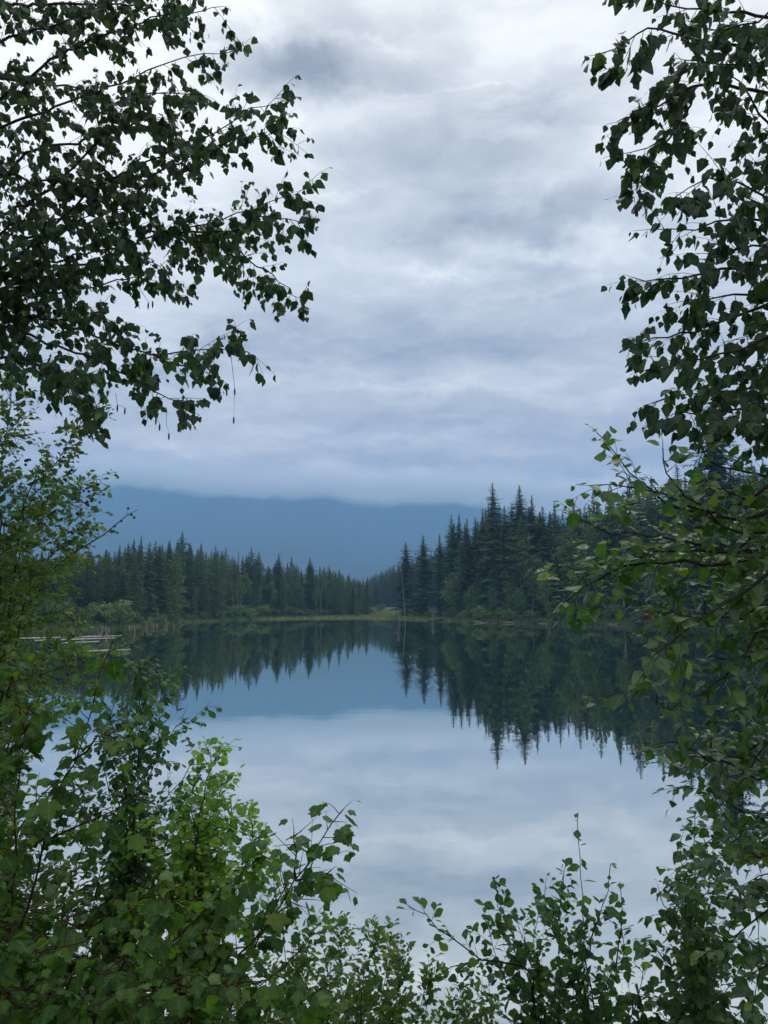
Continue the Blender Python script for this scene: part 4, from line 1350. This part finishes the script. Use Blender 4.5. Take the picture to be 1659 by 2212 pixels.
# ---------------------------------------------------------------- young birch, lower right
b0 = base_on_bank(1.75, 2.75)
py_ = Plant('young_birch', 'young birch on the right, glossy green leaves on dark branches over the water', 'tree', b0, 303, T_BIRCH, None, ML_BIRCH2, M_twig, 0.049)
py_.dens = 1.7
tx3 = lambda z_: Vector((1.75 + 0.04 * math.sin(z_ * 1.1), 2.75 + 0.05 * math.sin(z_), z_))
py_.trunk([tx3(b0.z - 0.3), tx3(1.6), tx3(2.6), tx3(3.6), tx3(4.4)], [0.045, 0.04, 0.034, 0.024, 0.012], M_twig)
YB = [[(1740, 1020), (1620, 1080), (1500, 1110), (1400, 1060), (1340, 990), (1290, 935)], [(1740, 1100), (1600, 1120), (1480, 1090), (1380, 1052), (1285, 1048)],
      [(1740, 1180), (1560, 1190), (1400, 1150), (1320, 1150), (1250, 1120)], [(1740, 1160), (1600, 1150), (1520, 1110), (1440, 1030), (1432, 968)],
      [(1740, 1250), (1620, 1200), (1480, 1190), (1380, 1200), (1300, 1230), (1240, 1275)], [(1740, 1200), (1660, 1240), (1562, 1300), (1494, 1345), (1422, 1424), (1378, 1490)],
      [(1740, 1290), (1656, 1341), (1610, 1410), (1566, 1467), (1520, 1490), (1440, 1540)], [(1740, 1160), (1656, 1141), (1590, 1190), (1500, 1260), (1420, 1330)],
      [(1740, 1330), (1680, 1300), (1600, 1330), (1520, 1330), (1440, 1370)], [(1740, 1560), (1660, 1590), (1600, 1640), (1530, 1640), (1470, 1600)],
      [(1740, 1660), (1640, 1690), (1560, 1640), (1430, 1645)], [(1740, 1760), (1650, 1760), (1590, 1740), (1530, 1700)], [(1740, 1830), (1640, 1850), (1580, 1800)],
      [(1740, 1080), (1640, 1020), (1560, 1010), (1510, 960)], [(1740, 1420), (1680, 1450), (1640, 1540), (1600, 1580)], 
      [(1740, 1130), (1640, 1090), (1560, 1060), (1480, 1040)], [(1740, 1960), (1660, 1960), (1600, 2010), (1570, 2060)], [(1740, 2060), (1670, 2080), (1610, 2120)], [(1740, 1900), (1690, 1880), (1630, 1900)],
      [(1740, 1440), (1690, 1400), (1620, 1420), (1550, 1420)], [(1740, 1210), (1560, 1220), (1400, 1215), (1320, 1235), (1260, 1268), (1222, 1300)], [(1740, 1500), (1700, 1530), (1640, 1640), (1600, 1690)]]
for i, L_ in enumerate(YB):
    d0, d1 = py_.r.uniform(2.4, 3.1), py_.r.uniform(2.2, 2.7)
    n_ = len(L_)
    pts = [(a_[0], a_[1], d0 + (d1 - d0) * j / (n_ - 1)) for j, a_ in enumerate(L_)]
    p_first = at(*pts[0])
    root_p = tx3(min(4.2, max(1.3, p_first.z - 0.2)))
    sparse = i in (0, 3, 13)
    py_.branch(None, 0.010, 0.085 if not sparse else 0.12, 0.24 if not sparse else 0.14, 0.040, 'flat' if not sparse else 'up', 0.45, start=0.08, spread=0.75, sub=1 if not sparse else 0, world=[root_p] + [at(*q) for q in pts])
catkins(py_, [(1410, 1440, 1418, 1500), (1530, 1560, 1535, 1600), (1470, 1420, 1478, 1470)], 2.45)
root = py_.build()
for cm, p_ in py_.extra: link('catkin', cm, root, p_ - py_.base)
# one red autumn leaf
M_redleaf = leaf_material('red_leaf', (0.10, 0.022, 0.015), (0.13, 0.028, 0.018), (0.15, 0.035, 0.02), (0.13, 0.03, 0.02), True)
o = link('leaf', mesh('leaf_red', T_BIRCH[0][0], T_BIRCH[0][1], M_redleaf, True), root)
x_, y_, z_ = frame(Vector((0.2, 0, -1)), Vector((0.5, -1, 0.2))); p_ = at(1402, 1318, 2.5) - py_.base; s = 0.024
o.matrix_local = Matrix(((x_.x * s, y_.x * s, z_.x * s, p_.x), (x_.y * s, y_.y * s, z_.y * s, p_.y), (x_.z * s, y_.z * s, z_.z * s, p_.z), (0, 0, 0, 1)))
o['label'] = 'small dead red leaf'

# ---------------------------------------------------------------- berry shrub at the left
b0 = base_on_bank(-1.95, 3.7)
pb = Plant('berry_shrub', 'tall shrub with small green leaves and clusters of dark berries at the left edge', 'shrub', b0, 404, T_OVAL, None, ML_BERRY, M_twig, 0.037)
pb.dens = 3.2
stems_b = [[(0, 1900), (-20, 1500), (0, 1012), (14, 940), (24, 845)], [(30, 1900), (10, 1450), (54, 1084), (108, 1019), (162, 933), (190, 900)], [(20, 1900), (20, 1400), (72, 1070), (144, 1048), (215, 1035)],
           [(40, 1900), (30, 1420), (90, 1228), (155, 1156), (190, 1130)], [(10, 1900), (-10, 1300), (30, 1120), (100, 1090), (180, 1085)], [(20, 1900), (0, 1400), (60, 1300), (130, 1230), (165, 1190)],
           [(30, 1950), (30, 1550), (80, 1420), (150, 1380), (170, 1350)], [(20, 1950), (20, 1600), (70, 1480), (140, 1440), (175, 1420)], [(0, 1950), (-20, 1500), (20, 1350), (80, 1330), (130, 1320)],
           [(-40, 1900), (-60, 1300), (-30, 1050), (-5, 960), (60, 900)], [(-30, 1900), (-30, 1300), (10, 1180), (60, 1150), (120, 1130)], [(10, 1950), (-30, 1600), (10, 1560), (80, 1540), (150, 1520)]]
for i, L_ in enumerate(stems_b):
    d = pb.r.uniform(3.4, 4.2)
    pts = [at(a_[0], a_[1], d + pb.r.uniform(-.15, .15)) for a_ in L_]
    pb.branch(None, 0.012, 0.060, 0.21, 0.021, 'up', 0.15, start=0.30, spread=0.8, sub=1, world=[b0 + Vector((pb.r.uniform(-.2, .2), pb.r.uniform(-.2, .2), 0))] + pts[1:])
# bare twig with berries reaching over the water
bare = [(100, 1240, 3.8), (162, 1192, 3.8), (223, 1156, 3.75), (274, 1113, 3.7), (298, 1101, 3.7)]
Pb = [at(*q) for q in bare]
pb.branches.append((Pb, [0.004, 0.0035, 0.003, 0.002, 0.0012]))
BERRY = []
for (a_, b_) in ((277, 1098), (284, 1112), (290, 1118), (262, 1125), (248, 1136)): BERRY.append(at(a_, b_, 3.7))
for (a_, b_, c_, d_) in ((274, 1113, 277, 1098), (274, 1113, 288, 1117), (223, 1156, 240, 1160), (198, 1170, 205, 1150)):
    pb.twigs.append(([at(a_, b_, 3.72), at((a_ + c_) / 2, (b_ + d_) / 2 - 2, 3.72), at(c_, d_, 3.72)], 0.0012))
root = pb.build()
M_berry, t = material('dark_berry')
p = t.n('ShaderNodeBsdfPrincipled')
p.inputs['Base Color'].default_value = (0.010, 0.008, 0.016, 1)
p.inputs['Roughness'].default_value = 0.35
finish(t, p.outputs[0])
bv = MB()
bv.tube([(0, 0, 0.005), (0, 0, 0.0035), (0, 0, 0), (0, 0, -0.0035), (0, 0, -0.005)], [0.001, 0.0038, 0.0052, 0.0038, 0.001], 7)
berry_me = bv.mesh('berry', M_berry, True)
cl = [(140, 1040), (165, 1062), (190, 1058), (160, 1078), (188, 1092), (205, 1050), (128, 1180), (150, 1150), (120, 1110), (188, 1140), (180, 1150), (60, 1000), (130, 1000), (175, 940), (195, 925), (90, 1130), (60, 1180), (45, 1250), (110, 1260),
      (85, 1440), (130, 1470), (60, 1490), (150, 1450), (110, 1400), (155, 1020), (170, 1105), (95, 1045), (205, 1075), (70, 1080)]
for (a_, b_) in cl:
    for _ in range(pb.r.randint(3, 6)):
        BERRY.append(at(a_ + pb.r.gauss(0, 5), b_ + pb.r.gauss(0, 5), 3.45 + pb.r.uniform(-0.1, 0.25)))
for p_ in BERRY:
    o = link('berry', berry_me, root, p_ - pb.base); o.scale = (1.35, 1.35, 1.35)

# ---------------------------------------------------------------- maple shrub, lower left
b0 = base_on_bank(-0.95, 2.3)
pm = Plant('maple_shrub', 'maple shrub with large lobed leaves on dark reddish stems filling the lower left corner', 'shrub', b0, 505, T_MAPLE, None, ML_MAPLE, M_red, 0.049)
pm.dens = 4.8
MS = [[(0, 2126, 2.3), (42, 2012, 2.3), (94, 1819, 2.3), (156, 1643, 2.3), (200, 1530, 2.3), (238, 1400, 2.3)], [(421, 2163, 2.3), (510, 2069, 2.3), (572, 1991, 2.3), (640, 1903, 2.3), (692, 1830, 2.3), (740, 1750, 2.3)],
      [(125, 2194, 2.2), (218, 2105, 2.2), (343, 2007, 2.2), (430, 1940, 2.2)], [(31, 2074, 2.35), (187, 2007, 2.35), (280, 1960, 2.35)], [(208, 2194, 2.4), (333, 2074, 2.4), (468, 1944, 2.4), (540, 1860, 2.45), (560, 1810, 2.45)],
      [(426, 2163, 2.3), (440, 2069, 2.3), (452, 2000, 2.3)], [(-60, 1960, 2.2), (20, 1840, 2.2), (60, 1760, 2.2), (120, 1690, 2.2)], [(-60, 1780, 2.3), (0, 1660, 2.3), (50, 1580, 2.3), (80, 1520, 2.3)],
      [(-60, 2100, 2.0), (60, 2060, 2.0), (160, 2040, 2.0)], [(60, 2230, 2.0), (200, 2170, 2.0), (330, 2140, 2.0)], [(300, 2230, 2.0), (420, 2150, 2.0), (540, 2120, 2.05)], [(480, 2230, 2.2), (560, 2140, 2.2), (640, 2060, 2.2)],
      [(520, 2230, 2.3), (640, 2170, 2.3), (720, 2120, 2.3)], [(560, 2010, 2.35), (630, 1960, 2.35), (660, 1930, 2.35)], [(40, 1700, 2.3), (60, 1620, 2.3), (30, 1480, 2.3)], [(-40, 1560, 2.4), (-10, 1450, 2.4), (20, 1380, 2.4)],
      [(94, 1819, 2.3), (200, 1760, 2.25), (290, 1720, 2.25)], [(156, 1643, 2.3), (220, 1600, 2.25), (280, 1590, 2.2)], [(640, 1903, 2.3), (640, 1840, 2.3), (635, 1800, 2.3)], [(640, 1903, 2.3), (690, 1890, 2.3), (715, 1880, 2.25)],
      [(343, 2007, 2.2), (360, 1950, 2.2), (330, 1900, 2.2)], [(-60, 2200, 2.0), (30, 2180, 1.95), (120, 2150, 1.9)]]
for i, L_ in enumerate(MS):
    start_w = [] if i in (16, 17, 18, 19, 20) else [b0 + Vector((pm.r.uniform(-.25, .35), pm.r.uniform(-.1, .1), 0.0))]
    pm.branch(None, 0.010 if start_w else 0.004, 0.11, 0.15, 0.075, 'droop', 0.25, start=0.28 if start_w else 0.15, spread=0.8, world=start_w + [at(*q) for q in L_])
pm.build()

# ---------------------------------------------------------------- dark leafy shrub behind the maple
b0 = base_on_bank(-1.15, 3.45)
pd = Plant('alder_shrub', 'dark green small leaved shrub standing behind the maple stems at the left', 'shrub', b0, 606, T_ROUND, None, ML_DARK, M_twig, 0.042)
pd.dens = 1.9
DS = [[(276, 1900), (276, 1684), (276, 1549), (300, 1470)], [(280, 1900), (300, 1740), (340, 1640), (385, 1565), (410, 1560)], [(285, 1900), (340, 1760), (390, 1680), (425, 1635)], [(270, 1900), (240, 1750), (225, 1640), (230, 1560)],
      [(276, 1900), (260, 1660), (240, 1560), (215, 1500)], [(290, 1900), (320, 1700), (345, 1580), (350, 1490), (335, 1430)], [(280, 1900), (330, 1820), (390, 1760), (420, 1700)], [(276, 1700), (310, 1600), (330, 1540)],
      [(270, 1900), (200, 1800), (180, 1720), (150, 1660)], [(270, 1940), (220, 1860), (190, 1800)], [(300, 1560), (290, 1480), (310, 1440)], [(285, 1920), (350, 1850), (400, 1830)]]
for i, L_ in enumerate(DS):
    d = pd.r.uniform(3.2, 3.7)
    pd.branch(None, 0.008, 0.060, 0.20, 0.030, 'droop', 0.2, start=0.30, spread=0.8, sub=1, world=[b0 + Vector((pd.r.uniform(-.15, .15), pd.r.uniform(-.1, .1), 0))] + [at(a_[0], a_[1], d) for a_ in L_])
pd.build()

# ---------------------------------------------------------------- bright green shrub
b0 = base_on_bank(-0.78, 3.35)
pg = Plant('serviceberry_shrub', 'bright yellow green shrub between the dark alder and the open water at the left', 'shrub', b0, 707, T_ROUND, None, ML_BRIGHT, M_red, 0.040)
pg.dens = 4.2
GS = [[(426, 1950), (426, 1861), (431, 1757), (447, 1684), (470, 1625)], [(430, 1980), (470, 1860), (495, 1790), (500, 1740)], [(440, 1990), (520, 1880), (545, 1810), (540, 1770)], [(420, 1980), (390, 1860), (380, 1790)],
      [(415, 1990), (350, 1880), (330, 1820), (300, 1800)], [(440, 2000), (500, 1920), (560, 1870), (585, 1850)], [(420, 2000), (370, 1930), (290, 1900)], [(430, 2010), (480, 1960), (520, 1930)], [(420, 1900), (440, 1800), (470, 1740), (480, 1690)],
      [(400, 2000), (330, 1960), (270, 1960)], [(430, 1900), (410, 1790), (415, 1720)], [(450, 2030), (540, 1990), (590, 1950)]]
for i, L_ in enumerate(GS):
    d = pg.r.uniform(2.95, 3.4)
    pg.branch(None, 0.008, 0.060, 0.17, 0.026, 'droop' if i % 2 else 'flat', 0.1, start=0.30, spread=0.8, sub=1, world=[b0 + Vector((pg.r.uniform(-.15, .15), pg.r.uniform(-.1, .1), 0))] + [at(a_[0], a_[1], d) for a_ in L_])
pg.build()

# ---------------------------------------------------------------- fresh green shrub low behind the maple
b0 = base_on_bank(-1.45, 3.0)
pf = Plant('gooseberry_shrub', 'fresh green shrub showing between the maple stems in the lower left corner', 'shrub', b0, 757, T_ROUND, None, ML_LOW, M_red, 0.042)
pf.dens = 3.2
FS = [[(60, 2080), (50, 1960), (60, 1860)], [(90, 2080), (120, 1950), (130, 1860)], [(120, 2100), (190, 1980), (215, 1890)], [(30, 2100), (0, 1980), (-10, 1900)], [(150, 2120), (260, 2030), (290, 1960)], [(200, 2160), (330, 2090), (380, 2040)],
      [(60, 2140), (20, 2060), (10, 2000)], [(100, 2160), (150, 2090), (170, 2020)], [(240, 2200), (400, 2150), (470, 2100)], [(180, 2200), (250, 2140), (280, 2080)], [(260, 2240), (480, 2200), (560, 2150)], [(-20, 2000), (-40, 1850), (-20, 1760)], [(60, 2000), (90, 1840), (100, 1740)],
      [(300, 2260), (520, 2230), (620, 2200)], [(140, 2000), (170, 1860), (180, 1790)]]
for i, L_ in enumerate(FS):
    d = pf.r.uniform(2.75, 3.2)
    pf.branch(None, 0.007, 0.060, 0.17, 0.028, 'droop' if i % 2 else 'flat', 0.1, start=0.2, spread=0.85, sub=1, world=[b0 + Vector((pf.r.uniform(-.2, .3), pf.r.uniform(-.1, .1), 0))] + [at(a_[0], a_[1], d) for a_ in L_])
pf.build()

# ---------------------------------------------------------------- low shrub, bottom centre
b0 = base_on_bank(0.0, 4.1)
pc = Plant('willow_shrub', 'low light green shrub with upright shoots along the bottom, left of the middle', 'shrub', b0, 808, T_OVAL, None, ML_LOW, M_twig, 0.046)
pc.dens = 4.4
CS = [[(600, 2300), (620, 2160), (650, 2060), (690, 1995)], [(700, 2300), (710, 2140), (735, 2050), (742, 1995)], [(760, 2300), (780, 2150), (805, 2060), (812, 2005)], [(780, 2300), (820, 2170), (840, 2090), (835, 2035)],
      [(820, 2320), (850, 2200), (870, 2110), (868, 2055)], [(860, 2320), (900, 2210), (925, 2140), (930, 2105)], [(640, 2300), (590, 2150), (570, 2080)], [(680, 2300), (670, 2160), (640, 2110)], [(740, 2300), (760, 2200), (770, 2140)],
      [(900, 2320), (950, 2240), (1000, 2180), (1030, 2160)], [(880, 2330), (960, 2270), (1010, 2230)], [(950, 2330), (1020, 2240), (1065, 2185)], [(620, 2320), (700, 2230), (750, 2190)], [(560, 2300), (600, 2200), (640, 2160)], [(800, 2330), (830, 2260), (860, 2200)],
      [(700, 2330), (680, 2230), (700, 2150)], [(840, 2330), (800, 2230), (790, 2150)]]
for i, L_ in enumerate(CS):
    d = pc.r.uniform(3.9, 4.5)
    Pw = [at(a_[0], a_[1], d) for a_ in L_]
    bx = Pw[0].x * 0.8
    pc.branch(None, 0.006, 0.058, 0.17, 0.028, 'up', 0.05, start=0.15, spread=0.75, sub=1, world=[base_on_bank(bx, 4.1)] + Pw[1:])
pc.build()

# ---------------------------------------------------------------- alder shrub right of centre with tall shoots
b0 = base_on_bank(0.85, 4.0)
pa = Plant('alder_shrub', 'round leaved shrub with one tall thin shoot, right of the middle at the bottom', 'shrub', b0, 909, T_ROUND, None, ML_ALDER, M_twig, 0.054)
pa.dens = 1.8
AD = 3.9
pa.branch(None, 0.014, 0.075, 0.16, 0.042, 'up', 0.1, start=0.3, spread=0.8, world=[b0] + [at(a_, b_, AD) for a_, b_ in ((1155, 2180), (1150, 2134), (1134, 2093), (1040, 2072), (973, 2025), (921, 1978), (885, 1958))])
pa.shoot([(1290, 2260, AD), (1290, 2207, AD), (1264, 2046, AD), (1254, 1890, AD), (1249, 1755, AD)], 0.040, 'droop', 0.005, 0.060)
pa.shoot([(1207, 2060, AD), (1209, 2000, AD), (1213, 1930, AD), (1218, 1888, AD)], 0.036, 'droop', 0.004, 0.050)
pa.shoot([(1330, 2120, AD), (1338, 2040, AD), (1342, 1960, AD), (1338, 1905, AD)], 0.038, 'droop', 0.004, 0.050)
pa.shoot([(1274, 2060, AD), (1290, 1990, AD), (1311, 1926, AD), (1319, 1865, AD)], 0.036, 'droop', 0.004, 0.050)
for L_, sp in (([(1207, 2260), (1207, 2202), (1209, 2046), (1212, 1942), (1217, 1890)], .06), ([(1129, 2260), (1129, 2207), (1118, 2046), (1075, 1960), (1072, 1915)], .065), ([(1140, 2200), (1150, 2060), (1165, 1980), (1178, 1912)], .065),
               ([(1260, 2260), (1264, 2100), (1280, 2020), (1300, 1960)], .055), ([(1230, 2260), (1240, 2120), (1225, 2020), (1190, 1960)], .055), ([(1300, 2260), (1330, 2120), (1345, 2040), (1340, 1990)], .06),
               ([(1160, 2260), (1100, 2140), (1070, 2050), (1050, 1990)], .06), ([(1180, 2300), (1170, 2150), (1120, 2000)], .06), ([(1320, 2300), (1370, 2180), (1390, 2090)], .06), ([(1250, 2300), (1300, 2180), (1320, 2100)], .055),
               ([(1180, 2300), (1090, 2200), (1050, 2150), (1010, 2110)], .08), ([(1220, 2320), (1200, 2200), (1180, 2120)], .055), ([(1100, 2320), (1060, 2260), (1000, 2220)], .06), ([(1290, 2320), (1280, 2200), (1260, 2110)], .055),
               ([(1040, 2072), (990, 2085), (965, 2100)], .08)):
    d = AD + pa.r.uniform(-0.2, 0.3)
    Pw = [at(a_[0], a_[1], d) for a_ in L_]
    pa.branch(None, 0.006, sp, 0.15, 0.036, 'up', 0.05, start=0.12, spread=0.8, sub=1 if sp < .07 else 0, world=([base_on_bank(Pw[0].x * 0.85, 4.0)] if len(L_) > 3 else []) + Pw)
pa.build()

# ---------------------------------------------------------------- leafy sapling at the lower right
b0 = base_on_bank(1.45, 3.5)
ps = Plant('birch_sapling', 'leafy upright sapling at the lower right between the round leaved alder and the edge', 'tree', b0, 1010, T_BIRCH, None, ML_ALDER, M_twig, 0.052)
ps.dens = 1.75
SS = [[(1508, 2150), (1503, 2046), (1501, 1838), (1501, 1765)], [(1508, 2200), (1490, 1950), (1467, 1850), (1465, 1825)], [(1505, 2200), (1470, 2020), (1430, 1950), (1425, 1930)], [(1510, 2200), (1530, 1980), (1555, 1900), (1570, 1870)],
      [(1515, 2200), (1560, 2030), (1600, 1960), (1620, 1920)], [(1505, 2250), (1460, 2120), (1420, 2060), (1400, 2030)], [(1510, 2250), (1550, 2150), (1600, 2080), (1630, 2050)], [(1503, 2046), (1530, 1930), (1530, 1850), (1520, 1810)],
      [(1500, 2280), (1440, 2200), (1400, 2150)], [(1520, 2280), (1580, 2200), (1630, 2160)], [(1505, 2100), (1480, 1980), (1480, 1900)], [(1540, 2280), (1540, 2150), (1560, 2050)], [(1480, 2300), (1460, 2220), (1470, 2120)], [(1420, 2300), (1400, 2220), (1370, 2160)],
      [(1600, 2300), (1650, 2230), (1690, 2150)], [(1560, 2320), (1590, 2250), (1620, 2200)]]
for i, L_ in enumerate(SS):
    d = ps.r.uniform(3.2, 3.8)
    ps.branch(None, 0.008, 0.060, 0.17, 0.034, 'droop', 0.15, start=0.18, spread=0.8, sub=1, world=[b0 + Vector((ps.r.uniform(-.1, .1), ps.r.uniform(-.1, .1), 0))] + [at(a_[0], a_[1], d) for a_ in L_])
ps.build()
